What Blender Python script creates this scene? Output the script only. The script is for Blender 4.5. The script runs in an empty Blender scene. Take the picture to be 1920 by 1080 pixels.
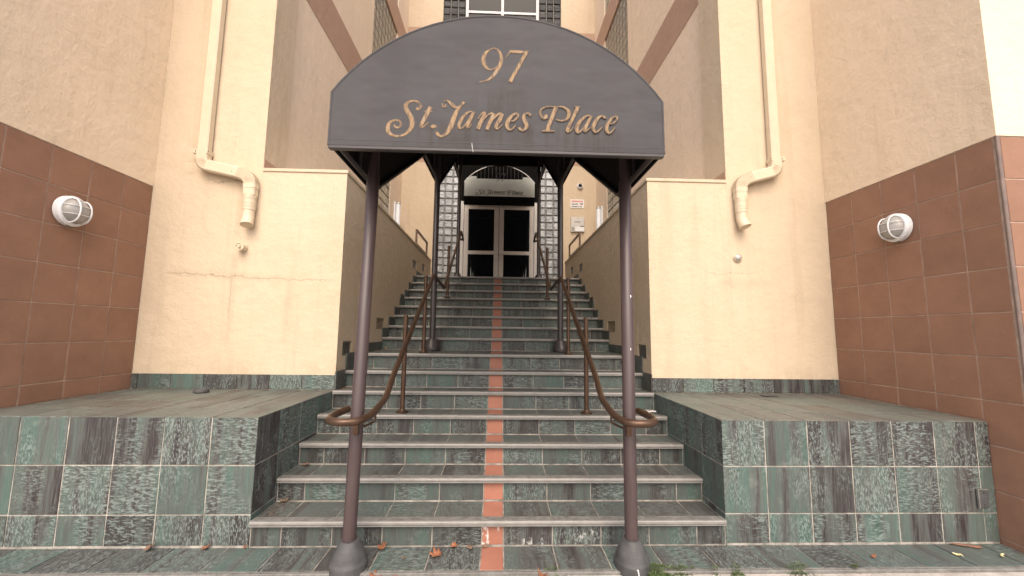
import bpy, math, random
from mathutils import Vector, Matrix
random.seed(7)
R = math.radians
sc = bpy.context.scene

# ------------------------------------------------------------------ camera
CX, CH = 0.0125, 1.4003
PITCH, YAW, ROLL, FPX = 0.108, 0.0339, 0.0128, 753.1
cd = bpy.data.cameras.new("camera"); cam = bpy.data.objects.new("camera", cd)
sc.collection.objects.link(cam); sc.camera = cam
cd.sensor_width = 36.0; cd.lens = 36.0 * FPX / 1920.0
cd.clip_start = 0.05; cd.clip_end = 600
_cy, _sy, _cp, _sp, _c, _s = math.cos(YAW), math.sin(YAW), math.cos(PITCH), math.sin(PITCH), math.cos(ROLL), math.sin(ROLL)
_R0 = Vector((_cy, -_sy, 0)); _H = Vector((_sy, _cy, 0)); _Z = Vector((0, 0, 1))
_F = _H * _cp + _Z * _sp; _U0 = _Z * _cp - _H * _sp
_Rn = _R0 * _c + _U0 * _s; _Un = _U0 * _c - _R0 * _s
M3 = Matrix((_Rn, _Un, -_F)).transposed()
cam.matrix_world = Matrix.Translation((CX, 0, CH)) @ M3.to_4x4()

# ------------------------------------------------------------------ light
SUN_EL, SUN_STR, SKY_STR, EXPO = 48, 0.66, 0.15, 0.90
w = bpy.data.worlds.new("World"); sc.world = w; w.use_nodes = True
wn = w.node_tree.nodes; bg = wn["Background"]
sky = wn.new("ShaderNodeTexSky"); sky.sky_type = 'NISHITA'; sky.sun_disc = False
sky.sun_elevation = R(SUN_EL); sky.sun_rotation = R(180); sky.air_density = 1.0; sky.dust_density = 6.0; sky.ozone_density = 0.3
w.node_tree.links.new(sky.outputs[0], bg.inputs[0]); bg.inputs[1].default_value = SKY_STR
sl = bpy.data.lights.new("sun", 'SUN'); so = bpy.data.objects.new("sun", sl); sc.collection.objects.link(so)
sl.energy = SUN_STR; sl.angle = R(95); sl.color = (1.0, 0.93, 0.83)
so.rotation_euler = (R(90 - SUN_EL), 0, 0)     # light travels toward +Y and down
so.location = (0, -10, 15)
sc.view_settings.view_transform = 'Standard'; sc.view_settings.look = 'None'
sc.view_settings.exposure = EXPO; sc.view_settings.gamma = 1.0; sc.view_settings.use_curve_mapping = False

# ------------------------------------------------------------------ materials
class NT:
    def __init__(s, name, rough=0.6, metal=0.0, spec=0.5):
        s.m = bpy.data.materials.new(name); s.m.use_nodes = True
        s.t = s.m.node_tree; s.b = s.t.nodes["Principled BSDF"]
        s.b.inputs["Roughness"].default_value = rough; s.b.inputs["Metallic"].default_value = metal
        s.b.inputs["Specular IOR Level"].default_value = spec
    def n(s, t, **k):
        x = s.t.nodes.new("ShaderNode" + t)
        for a, v in k.items(): setattr(x, a, v)
        return x
    def l(s, a, b): s.t.links.new(a, b)
    def coord(s, scale=(1, 1, 1), rnd=False, kind="Object"):
        tc = s.n("TexCoord"); out = tc.outputs[kind]
        if rnd:
            oi = s.n("ObjectInfo"); vm = s.n("VectorMath", operation='SCALE'); vm.inputs[0].default_value = (37.3, 91.7, 53.1)
            s.l(oi.outputs["Random"], vm.inputs["Scale"]); ad = s.n("VectorMath", operation='ADD')
            s.l(out, ad.inputs[0]); s.l(vm.outputs[0], ad.inputs[1]); out = ad.outputs[0]
        mp = s.n("Mapping"); mp.inputs["Scale"].default_value = scale; s.l(out, mp.inputs[0]); return mp.outputs[0]
    def wcoord(s, scale=(1, 1, 1)):
        g = s.n("NewGeometry"); mp = s.n("Mapping"); mp.inputs["Scale"].default_value = scale
        s.l(g.outputs["Position"], mp.inputs[0]); return mp.outputs[0]
    def noise(s, v, scale=5, detail=4, rough=0.55, dist=0.0):
        x = s.n("TexNoise"); x.inputs["Scale"].default_value = scale; x.inputs["Detail"].default_value = detail
        x.inputs["Roughness"].default_value = rough; x.inputs["Distortion"].default_value = dist
        s.l(v, x.inputs["Vector"]); return x.outputs["Fac"]
    def ramp(s, f, stops, interp='LINEAR'):
        x = s.n("ValToRGB"); cr = x.color_ramp; cr.interpolation = interp
        while len(cr.elements) < len(stops): cr.elements.new(0.5)
        for e, (p, c) in zip(cr.elements, stops):
            e.position = p; e.color = (c[0], c[1], c[2], 1) if hasattr(c, '__len__') else (c, c, c, 1)
        s.l(f, x.inputs[0]); return x.outputs[0]
    def mix(s, fac, a, b, mode='MIX'):
        x = s.n("Mix", data_type='RGBA', blend_type=mode)
        for v, i in ((fac, 0), (a, 6), (b, 7)):
            if isinstance(v, (int, float)): x.inputs[i].default_value = v
            elif isinstance(v, tuple): x.inputs[i].default_value = (*v, 1)
            else: s.l(v, x.inputs[i])
        return x.outputs[2]
    def math(s, op, a, b=0.0, c=None, clamp=False):
        x = s.n("Math", operation=op, use_clamp=clamp)
        for i, v in enumerate((a, b, c)):
            if v is None: continue
            if isinstance(v, (int, float)): x.inputs[i].default_value = v
            else: s.l(v, x.inputs[i])
        return x.outputs[0]
    def col(s, c):
        if isinstance(c, tuple): s.b.inputs["Base Color"].default_value = (*c, 1)
        else: s.l(c, s.b.inputs["Base Color"])
    def rough(s, f): s.l(f, s.b.inputs["Roughness"])
    def bump(s, h, strength=0.3, dist=0.01, prev=None):
        x = s.n("Bump"); x.inputs["Strength"].default_value = strength; x.inputs["Distance"].default_value = dist
        s.l(h, x.inputs["Height"])
        if prev is not None: s.l(prev, x.inputs["Normal"])
        s.l(x.outputs[0], s.b.inputs["Normal"]); return x.outputs[0]

def stucco(name, c1, c2, dirt=0.35):
    m = NT(name, 0.9, spec=0.2)
    p = m.wcoord()
    big = m.noise(p, 1.1, 5, 0.6); mid = m.noise(p, 6, 5, 0.65)
    c = m.mix(m.ramp(big, [(0.33, 0.0), (0.68, 1.0)]), c1, c2)
    c = m.mix(m.math('MULTIPLY', m.ramp(mid, [(0.5, 0.0), (0.75, 1.0)]), 0.20), c, tuple(x * 0.72 for x in c2))
    # rain streaks
    st = m.noise(m.wcoord((5, 5, 0.35)), 1.3, 4, 0.6)
    c = m.mix(m.math('MULTIPLY', m.ramp(st, [(0.55, 0.0), (0.75, 1.0)]), dirt * 0.85), c, tuple(x * 0.66 for x in c2))
    # scuffs and small specks
    sp = m.noise(p, 34, 3, 0.7); gate = m.ramp(m.noise(p, 1.7, 2, 0.5), [(0.55, 0.0), (0.70, 1.0)])
    c = m.mix(m.math('MULTIPLY', m.math('MULTIPLY', m.ramp(sp, [(0.64, 0.0), (0.72, 1.0)]), gate), dirt * 1.1), c, tuple(x * 0.45 for x in c2))
    # hairline cracks
    wv = m.n("VectorMath", operation='ADD'); m.l(p, wv.inputs[0])
    nz = m.n("TexNoise"); nz.inputs["Scale"].default_value = 3.0; nz.inputs["Detail"].default_value = 6; m.l(p, nz.inputs["Vector"]); m.l(nz.outputs["Color"], wv.inputs[1])
    vo = m.n("TexVoronoi", feature='DISTANCE_TO_EDGE'); vo.inputs["Scale"].default_value = 0.9; m.l(wv.outputs[0], vo.inputs["Vector"])
    cr = m.ramp(vo.outputs["Distance"], [(0.0, 1.0), (0.006, 0.0)]); g2 = m.ramp(m.noise(p, 0.9, 2, 0.5), [(0.50, 0.0), (0.62, 1.0)])
    crack = m.math('MULTIPLY', cr, g2)
    c = m.mix(m.math('MULTIPLY', crack, 0.07 * dirt / 0.35), c, tuple(x * 0.5 for x in c2))
    if name == 'cream_stucco':
        g_ = m.n("NewGeometry"); sx = m.n("SeparateXYZ"); m.l(g_.outputs["Position"], sx.inputs[0]); X_, Y_, Z_ = sx.outputs
        def win(v, a, b, s_): return m.math('MULTIPLY', m.math('MULTIPLY_ADD', v, 1 / s_, -a / s_, True), m.math('MULTIPLY_ADD', v, -1 / s_, b / s_, True))
        fr_ = win(Y_, 4.00, 4.12, 0.01); wob = m.math('SUBTRACT', m.noise(p, 4.0, 6, 0.75), 0.5)
        def hline(x0, x1, z, slope, w_):
            zz = m.math('ADD', m.math('MULTIPLY_ADD', X_, -slope, -z), Z_); zz = m.math('ABSOLUTE', m.math('ADD', zz, m.math('MULTIPLY', wob, 0.16)))
            return m.math('MULTIPLY', m.math('MULTIPLY', m.math('MULTIPLY_ADD', zz, -1 / w_, 1.0, True), win(X_, x0, x1, 0.15)), fr_)
        def vline(z0, z1, x, w_):
            xx = m.math('ABSOLUTE', m.math('ADD', m.math('ADD', X_, -x), m.math('MULTIPLY', wob, 0.05)))
            return m.math('MULTIPLY', m.math('MULTIPLY', m.math('MULTIPLY_ADD', xx, -1 / w_, 1.0, True), win(Z_, z0, z1, 0.12)), fr_)
        marks = [(hline(-3.35, -1.62, 1.80, -0.042, 0.007), 0.55), (hline(-3.3, -2.0, 1.80, -0.042, 0.05), 0.16), (vline(1.15, 2.15, -2.63, 0.05), 0.16), (vline(1.45, 1.95, -2.64, 0.010), 0.30),
                 (hline(2.12, 2.75, 2.03, 0.0, 0.006), 0.45), (vline(1.9, 2.25, 2.42, 0.005), 0.25), (hline(2.25, 2.95, 1.92, 0.0, 0.07), 0.12), (hline(-3.30, -2.72, 3.10, 0.0, 0.006), 0.25), (hline(-3.25, -3.0, 2.98, 0.0, 0.05), 0.22), (hline(-3.0, -2.55, 2.88, 0.0, 0.010), 0.6), (vline(2.3, 2.95, -2.62, 0.05), 0.14), (vline(2.45, 2.95, -1.70, 0.005), 0.28), (hline(2.6, 3.0, 2.92, 0.0, 0.05), 0.12)]
        spl = m.math('MULTIPLY', m.math('MULTIPLY', win(Z_, 0.5, 1.16, 0.16), m.ramp(m.noise(m.wcoord((3, 3, 1.5)), 2.2, 5, 0.65), [(0.45, 0.0), (0.65, 1.0)])), fr_)
        drip = m.math('MULTIPLY', m.math('MULTIPLY', win(Z_, 2.2, 3.005, 0.5), m.ramp(m.noise(m.wcoord((9, 1, 0.5)), 1.5, 4, 0.6), [(0.50, 0.0), (0.68, 1.0)])), m.math('MULTIPLY', fr_, m.math('MULTIPLY_ADD', Z_, 1.0, -1.9, True)))
        marks += [(spl, 0.16), (drip, 0.13)]
        for mk, k_ in marks: c = m.mix(m.math('MULTIPLY', mk, k_), c, (0.20, 0.15, 0.105))
    m.col(c)
    h = m.math('ADD', m.math('MULTIPLY', m.noise(p, 60, 4, 0.6), 0.5), m.math('MULTIPLY', m.noise(p, 9, 4, 0.6), 2.4))
    h = m.math('SUBTRACT', h, m.math('MULTIPLY', crack, 0.15))
    m.bump(h, 0.6, 0.008)
    return m.m

def slate(name, dirt=0.0, dirtcol=(0.19, 0.18, 0.155), stain=False, bright=1.0):
    m = NT(name, 0.5, spec=0.45)
    oi = m.n("ObjectInfo"); rnd = oi.outputs["Random"]
    r2 = m.math('FRACT', m.math('MULTIPLY', rnd, 17.31)); r3 = m.math('FRACT', m.math('MULTIPLY', rnd, 53.77))
    band = m.noise(m.coord((11, 0.7, 1), True), 1.0, 3, 0.5, 0.3)
    band = m.math('ADD', band, m.math('MULTIPLY', m.math('SUBTRACT', r2, 0.5), 0.26))
    K = lambda *c: tuple(x * bright for x in c)
    base = m.ramp(band, [(0.385, K(0.030, 0.022, 0.025)), (0.43, K(0.062, 0.058, 0.058)), (0.50, K(0.078, 0.092, 0.086)), (0.545, K(0.078, 0.112, 0.100)), (0.59, K(0.082, 0.096, 0.090)), (0.66, K(0.068, 0.118, 0.102))])
    # fine vertical strokes
    fine = m.noise(m.coord((120, 7, 1), True), 1.0, 4, 0.6)
    base = m.mix(m.ramp(fine, [(0.45, 0.0), (0.72, 0.55)]), base, (0.145*bright, 0.165*bright, 0.155*bright))
    # chipped glaze ripples
    ripa = m.noise(m.coord((30, 92, 1), True), 1.0, 4, 0.6, 0.55); ripb = m.noise(m.coord((120, 42, 1), True), 1.0, 5, 0.65, 0.5)
    sel = m.ramp(m.math('ADD', m.noise(m.coord((4, 1.2, 1), True), 1.0, 2, 0.5), m.math('MULTIPLY', m.math('SUBTRACT', m.math('FRACT', m.math('MULTIPLY', rnd, 7.77)), 0.5), 0.5)), [(0.46, 0.0), (0.54, 1.0)])
    rip = m.math('ADD', m.math('MULTIPLY', ripa, sel), m.math('MULTIPLY', ripb, m.math('SUBTRACT', 1.0, sel)))
    gate = m.noise(m.coord((5, 2.2, 1), True), 1.0, 3, 0.55)
    thr = m.math('ADD', gate, m.math('MULTIPLY', m.math('SUBTRACT', r3, 0.45), 0.28))
    g = m.ramp(thr, [(0.40, 0.0), (0.56, 1.0)])
    ripm = m.math('MULTIPLY', m.ramp(rip, [(0.51, 0.0), (0.57, 1.0)]), g)
    light = m.mix(m.noise(m.coord((3, 3, 1), True)), (0.27*bright, 0.315*bright, 0.30*bright), (0.195*bright, 0.265*bright, 0.245*bright))
    c = m.mix(m.math('MULTIPLY', ripm, 0.66), base, light)
    dk = m.math('MULTIPLY', m.ramp(rip, [(0.38, 1.0), (0.46, 0.0)]), g)
    c = m.mix(m.math('MULTIPLY', dk, 0.52), c, (0.022, 0.024, 0.023))
    c = m.mix(m.math('MULTIPLY', m.math('SUBTRACT', rnd, 0.5), 0.5, clamp=True), c, (0.04, 0.045, 0.045))
    wp = m.wcoord()
    if dirt > 0:
        d = m.ramp(m.noise(wp, 2.3, 5, 0.65), [(0.35, dirt * 0.45), (0.7, min(1, dirt * 1.3))])
        c = m.mix(d, c, dirtcol)
    # lime bloom along joints
    lm = m.ramp(m.noise(wp, 7, 5, 0.7), [(0.60, 0.0), (0.74, 0.25)])
    c = m.mix(lm, c, (0.33, 0.35, 0.32))
    if stain:
        sn = m.noise(m.wcoord((1, 1, 0.5)), 11, 6, 0.7)
        c = m.mix(m.ramp(sn, [(0.56, 0.0), (0.64, 0.9)]), c, (0.72, 0.70, 0.68))
    m.col(c)
    m.rough(m.ramp(rip, [(0.3, 0.38), (0.7, 0.62)]))
    m.bump(m.math('ADD', m.math('MULTIPLY', rip, g), m.math('MULTIPLY', fine, 0.25)), 0.55, 0.004)
    return m.m

def plain(name, c, rough=0.5, metal=0.0, vary=0.15, scale=8, bump=0.0, spec=0.5, streak=False):
    m = NT(name, rough, metal, spec)
    p = m.wcoord((4, 4, 0.4) if streak else (1, 1, 1))
    f = m.noise(p, scale, 5, 0.6)
    m.col(m.mix(m.ramp(f, [(0.3, 0.0), (0.7, 1.0)]), tuple(x * (1 - vary) for x in c), tuple(min(1, x * (1 + vary)) for x in c)))
    m.rough(m.ramp(f, [(0.3, max(0.02, rough - 0.08)), (0.7, min(1, rough + 0.1))]))
    if bump: m.bump(m.noise(m.wcoord(), scale * 5, 4, 0.6), bump, 0.003)
    return m.m

M = {}
M['cream'] = stucco('cream_stucco', (0.59, 0.485, 0.362), (0.56, 0.455, 0.332))
M['wing'] = stucco('pale_stucco', (0.79, 0.645, 0.49), (0.75, 0.61, 0.455), 0.3)  # same stucco, paled so the side walls look more filled with light
M['tan'] = stucco('tan_stucco', (0.78, 0.645, 0.505), (0.74, 0.61, 0.475), 0.25)  # recess stucco, its colour raised to stand in for missing fill light
M['band'] = stucco('terracotta_paint', (0.44, 0.30, 0.225), (0.41, 0.275, 0.205), 0.2)
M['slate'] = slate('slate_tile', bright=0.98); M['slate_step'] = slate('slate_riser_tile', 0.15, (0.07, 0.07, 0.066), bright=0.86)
M['slate_tread'] = slate('slate_tread_tile', 0.50, (0.092, 0.09, 0.083), bright=0.9); M['slate_top'] = slate('slate_ledge_tile', 0.42, (0.17, 0.158, 0.13))
M['slate_pave'] = slate('slate_paving_tile', 0.30, (0.10, 0.102, 0.095), bright=0.95)
M['slate_stain'] = slate('slate_riser_tile_with_lime', 0.1, stain=True)
M['grout'] = plain('grout', (0.33, 0.31, 0.28), 0.95, vary=0.45, scale=14, bump=0.3, spec=0.1)
M['grout_dark'] = plain('grout_grey', (0.28, 0.26, 0.235), 0.95, vary=0.45, scale=12, spec=0.1)
M['grout_red'] = plain('grout_buff', (0.40, 0.30, 0.24), 0.95, vary=0.25, scale=10, spec=0.1)
def tile_red(name, c, stain=False):
    m = NT(name, 0.62, spec=0.3)
    oi = m.n("ObjectInfo"); v = m.math('ADD', m.math('MULTIPLY', oi.outputs["Random"], 0.11), 0.945)
    f = m.noise(m.coord((1, 1, 1), True), 5, 6, 0.65); f2 = m.noise(m.coord((1, 1, 1), True), 70, 3, 0.6)
    cc = m.mix(m.ramp(f, [(0.35, 0.0), (0.7, 1.0)]), tuple(x * 0.90 for x in c), tuple(x * 1.10 for x in c))
    cc = m.mix(m.ramp(f2, [(0.60, 0.0), (0.74, 0.40)]), cc, tuple(min(1, x * 1.45) for x in c))
    sc_ = m.noise(m.coord((4, 22, 4), True), 2.0, 4, 0.7)
    cc = m.mix(m.ramp(sc_, [(0.68, 0.0), (0.76, 0.28)]), cc, tuple(x * 0.5 for x in c))
    hs = m.n("HueSaturation"); m.l(cc, hs.inputs["Color"]); m.l(v, hs.inputs["Value"]); cc = hs.outputs[0]
    if stain:
        sn = m.noise(m.wcoord((1, 1, 0.5)), 11, 6, 0.7); cc = m.mix(m.ramp(sn, [(0.55, 0.0), (0.62, 0.9)]), cc, (0.72, 0.70, 0.68))
    m.col(cc); m.bump(m.math('ADD', f, m.math('MULTIPLY', f2, 0.3)), 0.2, 0.002)
    return m.m
M['red'] = tile_red('red_brown_tile', (0.27, 0.148, 0.099)); M['orange'] = tile_red('orange_tile', (0.34, 0.150, 0.105)); M['orange_stain'] = tile_red('orange_tile_with_lime', (0.34, 0.150, 0.105), True)
M['nosing'] = plain('worn_nosing', (0.155, 0.15, 0.14), 0.7, vary=0.32, scale=22, bump=0.2)
M['alu'] = plain('aluminium_edge', (0.25, 0.24, 0.228), 0.5, 0.1, vary=0.15, scale=16)
M['concrete'] = plain('pavement_concrete', (0.40, 0.37, 0.335), 0.9, vary=0.22, scale=9, bump=0.5, spec=0.2)
M['core'] = plain('bedding_concrete', (0.25, 0.23, 0.2), 0.95, vary=0.1)
M['bronze'] = plain('bronze_rail', (0.090, 0.052, 0.034), 0.36, 0.55, vary=0.25, scale=14, bump=0.1)
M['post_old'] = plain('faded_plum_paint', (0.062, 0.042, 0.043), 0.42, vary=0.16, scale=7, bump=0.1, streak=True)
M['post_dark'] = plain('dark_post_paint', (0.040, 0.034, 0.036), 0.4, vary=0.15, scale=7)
M['base'] = plain('grey_metal_base', (0.060, 0.060, 0.063), 0.6, vary=0.35, scale=13, bump=0.35)
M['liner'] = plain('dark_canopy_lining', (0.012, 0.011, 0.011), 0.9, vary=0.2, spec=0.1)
def fabric():
    m = NT('grey_canvas', 0.85, spec=0.15); p = m.wcoord()
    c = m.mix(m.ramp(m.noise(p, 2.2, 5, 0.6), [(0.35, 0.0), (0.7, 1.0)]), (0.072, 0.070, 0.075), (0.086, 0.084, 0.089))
    st = m.noise(m.wcoord((11, 1, 0.9)), 1.6, 4, 0.6)
    # the streaks run down below the letters: weight by the distance from the crown
    sx = m.n("SeparateXYZ"); g_ = m.n("NewGeometry"); m.l(g_.outputs["Position"], sx.inputs[0]); X_, Z_ = sx.outputs["X"], sx.outputs["Z"]
    def win(v, a, b, s_): return m.math('MULTIPLY', m.math('MULTIPLY_ADD', v, 1 / s_, -a / s_, True), m.math('MULTIPLY_ADD', v, -1 / s_, b / s_, True))
    under = m.math('MAXIMUM', m.math('MULTIPLY', win(X_, -0.16, 0.16, 0.05), win(Z_, 2.60, 2.87, 0.10)), m.math('MULTIPLY', win(X_, -0.55, 0.72, 0.10), win(Z_, 2.40, 2.60, 0.05)))
    k_ = m.math('MULTIPLY_ADD', under, 0.85, 0.06)
    c = m.mix(m.math('MULTIPLY', m.ramp(st, [(0.40, 0.0), (0.62, 1.0)]), k_), c, (0.062, 0.054, 0.051))
    m.col(c)
    wx = m.noise(m.wcoord((700, 700, 60)), 1.0, 1, 0.5); wy = m.noise(m.wcoord((60, 60, 700)), 1.0, 1, 0.5)
    b = m.bump(m.math('ADD', wx, wy), 0.12, 0.001)
    m.bump(m.noise(m.wcoord((1.4, 1.4, 2.6)), 1.2, 3, 0.5), 0.8, 0.05, b)
    return m.m
M['canvas'] = fabric()
def gold():
    m = NT('worn_gold_paint', 0.6, spec=0.3); p = m.wcoord()
    f = m.noise(m.wcoord((60, 60, 18)), 1.0, 6, 0.7)
    m.col(m.ramp(f, [(0.37, (0.10, 0.068, 0.05)), (0.46, (0.20, 0.13, 0.075)), (0.56, (0.30, 0.195, 0.105)), (0.66, (0.24, 0.205, 0.165))]))
    return m.m
M['gold'] = gold()
M['letter_edge'] = plain('letter_outline', (0.115, 0.088, 0.07), 0.8, vary=0.2)
M['letter_dark'] = plain('dark_lettering', (0.03, 0.03, 0.03), 0.8)
M['white'] = plain('white_enamel', (0.72, 0.73, 0.75), 0.4, vary=0.06, scale=6)
M['diffuser'] = plain('frosted_glass', (0.36, 0.345, 0.325), 0.22, vary=0.12, scale=5)
M['tube'] = plain('milky_tube', (0.80, 0.84, 0.88), 0.3, vary=0.03)
M['pipe'] = plain('cream_painted_metal', (0.60, 0.505, 0.375), 0.55, vary=0.05, scale=10, bump=0.1)
M['screw'] = plain('screw_steel', (0.16, 0.13, 0.10), 0.5, 0.5)
M['frame'] = plain('door_aluminium', (0.50, 0.46, 0.43), 0.42, 0.3, vary=0.07)
M['frame_white'] = plain('white_window_frame', (0.62, 0.61, 0.60), 0.5, vary=0.06)
M['black'] = plain('black_paint', (0.005, 0.005, 0.005), 0.8, vary=0.1, spec=0.05)  # black coats, and shade painted in at hood, door head and lobby sheet
M['trim'] = plain('mauve_corner_trim', (0.17, 0.125, 0.11), 0.7, vary=0.25)
M['signgrey'] = plain('grey_sign_panel', (0.62, 0.67, 0.655), 0.7, vary=0.08, scale=4)
def glass(name, c, rough=0.03):
    m = NT(name, rough, spec=0.6 if rough < 0.1 else 0.12); m.col(c)
    m.bump(m.noise(m.wcoord(), 1.6, 2, 0.5), 0.03, 0.02); return m.m
M['glass'] = glass('dark_glass', (0.006, 0.007, 0.009)); M['glass_up'] = glass('upper_window_glass', (0.02, 0.022, 0.025), 0.25)
def block(name, ca, cb):
    m = NT(name, 0.12, spec=0.9); p = m.coord((1, 1, 1), True)
    oi = m.n("ObjectInfo")
    f = m.noise(m.coord((5, 22, 5), True), 1.0, 4, 0.6, 0.8)
    c = m.mix(m.ramp(f, [(0.32, 0.0), (0.68, 1.0)]), ca, cb)
    v = m.math('ADD', m.math('MULTIPLY', oi.outputs["Random"], 0.7), 0.65)
    hs = m.n("HueSaturation"); m.l(c, hs.inputs["Color"]); m.l(v, hs.inputs["Value"]); m.col(hs.outputs[0])
    if 'dark' in name: m.b.inputs["Specular IOR Level"].default_value = 0.1; m.b.inputs["Roughness"].default_value = 0.4
    m.bump(f, 0.35, 0.02); return m.m
M['block'] = block('glass_block_clear', (0.10, 0.105, 0.11), (0.42, 0.45, 0.49))
M['block_side'] = block('glass_block_olive', (0.20, 0.19, 0.155), (0.33, 0.31, 0.25))
M['block_dark'] = block('glass_block_dark', (0.015, 0.015, 0.017), (0.07, 0.072, 0.075))
M['mortar'] = plain('grey_mortar', (0.25, 0.24, 0.225), 0.9)
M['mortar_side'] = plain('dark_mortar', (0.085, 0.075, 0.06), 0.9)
M['steel'] = plain('brushed_steel', (0.50, 0.48, 0.45), 0.4, 0.4, vary=0.08)
M['ink'] = plain('black_ink', (0.03, 0.03, 0.03), 0.8); M['redink'] = plain('faded_red_ink', (0.60, 0.30, 0.30), 0.8); M['paper'] = plain('sign_plastic', (0.72, 0.70, 0.68), 0.5, vary=0.04)
M['leaf'] = plain('dry_leaf', (0.25, 0.10, 0.05), 0.75, vary=0.35, scale=40); M['leaf_grey'] = plain('old_leaf', (0.23, 0.15, 0.10), 0.8, vary=0.3, scale=40)
M['leaf_yellow'] = plain('yellow_scrap', (0.70, 0.62, 0.34), 0.7); M['wood'] = plain('bark_scrap', (0.16, 0.085, 0.055), 0.85, vary=0.3, scale=30)
M['weed'] = plain('weed_leaf', (0.075, 0.11, 0.032), 0.6, vary=0.45, scale=30)
M['moss'] = plain('joint_dirt', (0.20, 0.13, 0.09), 0.95, vary=0.5, scale=40)
M['tissue'] = plain('white_tissue', (0.75, 0.74, 0.72), 0.9, vary=0.05)
M['louvre'] = plain('louvre_metal', (0.24, 0.20, 0.15), 0.6)
M['lens'] = plain('step_light_lens', (0.075, 0.072, 0.066), 0.3, vary=0.2)

# ------------------------------------------------------------------ helpers
COL = sc.collection
WPOS = {}
class MB:
    """collects geometry in world coordinates, then links it as one mesh object"""
    def __init__(s): s.v = []; s.f = []; s.mi = []; s.cur = 0; s.sm = []; s.smooth = False
    def add(s, vs, fs):
        o = len(s.v); s.v += [tuple(v) for v in vs]
        for f in fs: s.f.append(tuple(i + o for i in f)); s.mi.append(s.cur); s.sm.append(s.smooth)
        return s
    def box(s, x0, x1, y0, y1, z0, z1):
        if x0 > x1: x0, x1 = x1, x0
        if y0 > y1: y0, y1 = y1, y0
        if z0 > z1: z0, z1 = z1, z0
        return s.add([(x0, y0, z0), (x1, y0, z0), (x1, y1, z0), (x0, y1, z0), (x0, y0, z1), (x1, y0, z1), (x1, y1, z1), (x0, y1, z1)],
                     [(0, 3, 2, 1), (4, 5, 6, 7), (0, 1, 5, 4), (1, 2, 6, 5), (2, 3, 7, 6), (3, 0, 4, 7)])
    def tube(s, pts, r, n=12, cap=True, rect=None, up=(0, 0, 1)):
        pts = [Vector(p) for p in pts]; N = len(pts); rs = r if hasattr(r, '__len__') else [r] * N
        vs = []; ref = Vector(up)
        prev = None
        for i, p in enumerate(pts):
            a = pts[max(0, i - 1)]; b = pts[min(N - 1, i + 1)]
            t = (b - a).normalized()
            if prev is None:
                x = t.cross(ref)
                if x.length < 1e-4: x = t.cross(Vector((1, 0, 0)))
                x.normalize()
            else:
                x = prev - t * prev.dot(t); x.normalize()
            prev = x; y = t.cross(x).normalized()
            if 0 < i < N - 1:
                t1 = (pts[i] - a).normalized(); t2 = (b - pts[i]).normalized(); k = 1 / max(0.5, math.cos(t1.angle(t2, 0) / 2))
            else: k = 1
            if rect:
                for (a_, b_) in rect: vs.append(p + x * a_ * k + y * b_)
            else:
                for j in range(n):
                    q = 2 * math.pi * j / n; vs.append(p + (x * math.cos(q) + y * math.sin(q)) * rs[i])
        m_ = len(rect) if rect else n
        fs = [(i * m_ + j, i * m_ + (j + 1) % m_, (i + 1) * m_ + (j + 1) % m_, (i + 1) * m_ + j) for i in range(N - 1) for j in range(m_)]
        sm = s.smooth; s.smooth = not rect
        s.add(vs, fs); s.smooth = False
        if cap: s.add(vs[:m_], [tuple(range(m_))[::-1]]); s.add(vs[-m_:], [tuple(range(m_))])
        s.smooth = sm
        return s
    def lathe(s, c, prof, axis='Z', n=28, flip=1, round_=False):
        if not round_ and len(prof) > 2:
            for a, b_ in zip(prof[:-1], prof[1:]): s._ring(c, [a, b_], axis, n, flip, a is prof[0], b_ is prof[-1])
            return s
        return s._ring(c, prof, axis, n, flip, True, True)
    def _ring(s, c, prof, axis, n, flip, cap0, cap1):
        c = Vector(c); vs = []
        for (r, h) in prof:
            for j in range(n):
                q = 2 * math.pi * j / n; a, b = r * math.cos(q), r * math.sin(q)
                vs.append(c + (Vector((a, b, h)) if axis == 'Z' else Vector((h * flip, a, b)) if axis == 'X' else Vector((a, h * flip, b))))
        fs = [(i * n + j, i * n + (j + 1) % n, (i + 1) * n + (j + 1) % n, (i + 1) * n + j) for i in range(len(prof) - 1) for j in range(n)]
        s.smooth = True; s.add(vs, fs); s.smooth = False
        if cap0: s.add(vs[:n], [tuple(range(n))[::-1]])
        if cap1: s.add(vs[-n:], [tuple(range(n))])
        return s
    def prism(s, poly, axis, a, b):
        """poly in the two other axes, extruded from a to b along axis"""
        def P(u, v, w): return {'X': (w, u, v), 'Y': (u, w, v), 'Z': (u, v, w)}[axis]
        n = len(poly)
        return s.add([P(u, v, a) for u, v in poly] + [P(u, v, b) for u, v in poly],
                     [tuple(range(n))[::-1], tuple(range(n, 2 * n))] + [(i, (i + 1) % n, n + (i + 1) % n, n + i) for i in range(n)])
    def build(s, name, mat, parent=None, origin=None, bevel=0.0, fix=True):
        me = bpy.data.meshes.new(name)
        if origin is None:
            xs, ys, zs = zip(*s.v); origin = ((min(xs) + max(xs)) / 2, (min(ys) + max(ys)) / 2, min(zs))
        ox, oy, oz = origin
        me.from_pydata([(x - ox, y - oy, z - oz) for x, y, z in s.v], [], s.f)
        for m in (mat if isinstance(mat, (list, tuple)) else [mat]): me.materials.append(M[m])
        me.polygons.foreach_set('material_index', s.mi); me.polygons.foreach_set('use_smooth', s.sm)
        if fix:
            import bmesh
            bm = bmesh.new(); bm.from_mesh(me); bmesh.ops.recalc_face_normals(bm, faces=bm.faces)
            if bevel: bmesh.ops.bevel(bm, geom=[e for e in bm.edges if e.calc_face_angle(0) > 0.6], offset=bevel, segments=1, affect='EDGES')
            bm.to_mesh(me); bm.free()
        me.update()
        o = bpy.data.objects.new(name, me); COL.objects.link(o)
        place(o, origin, parent); return o
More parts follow.
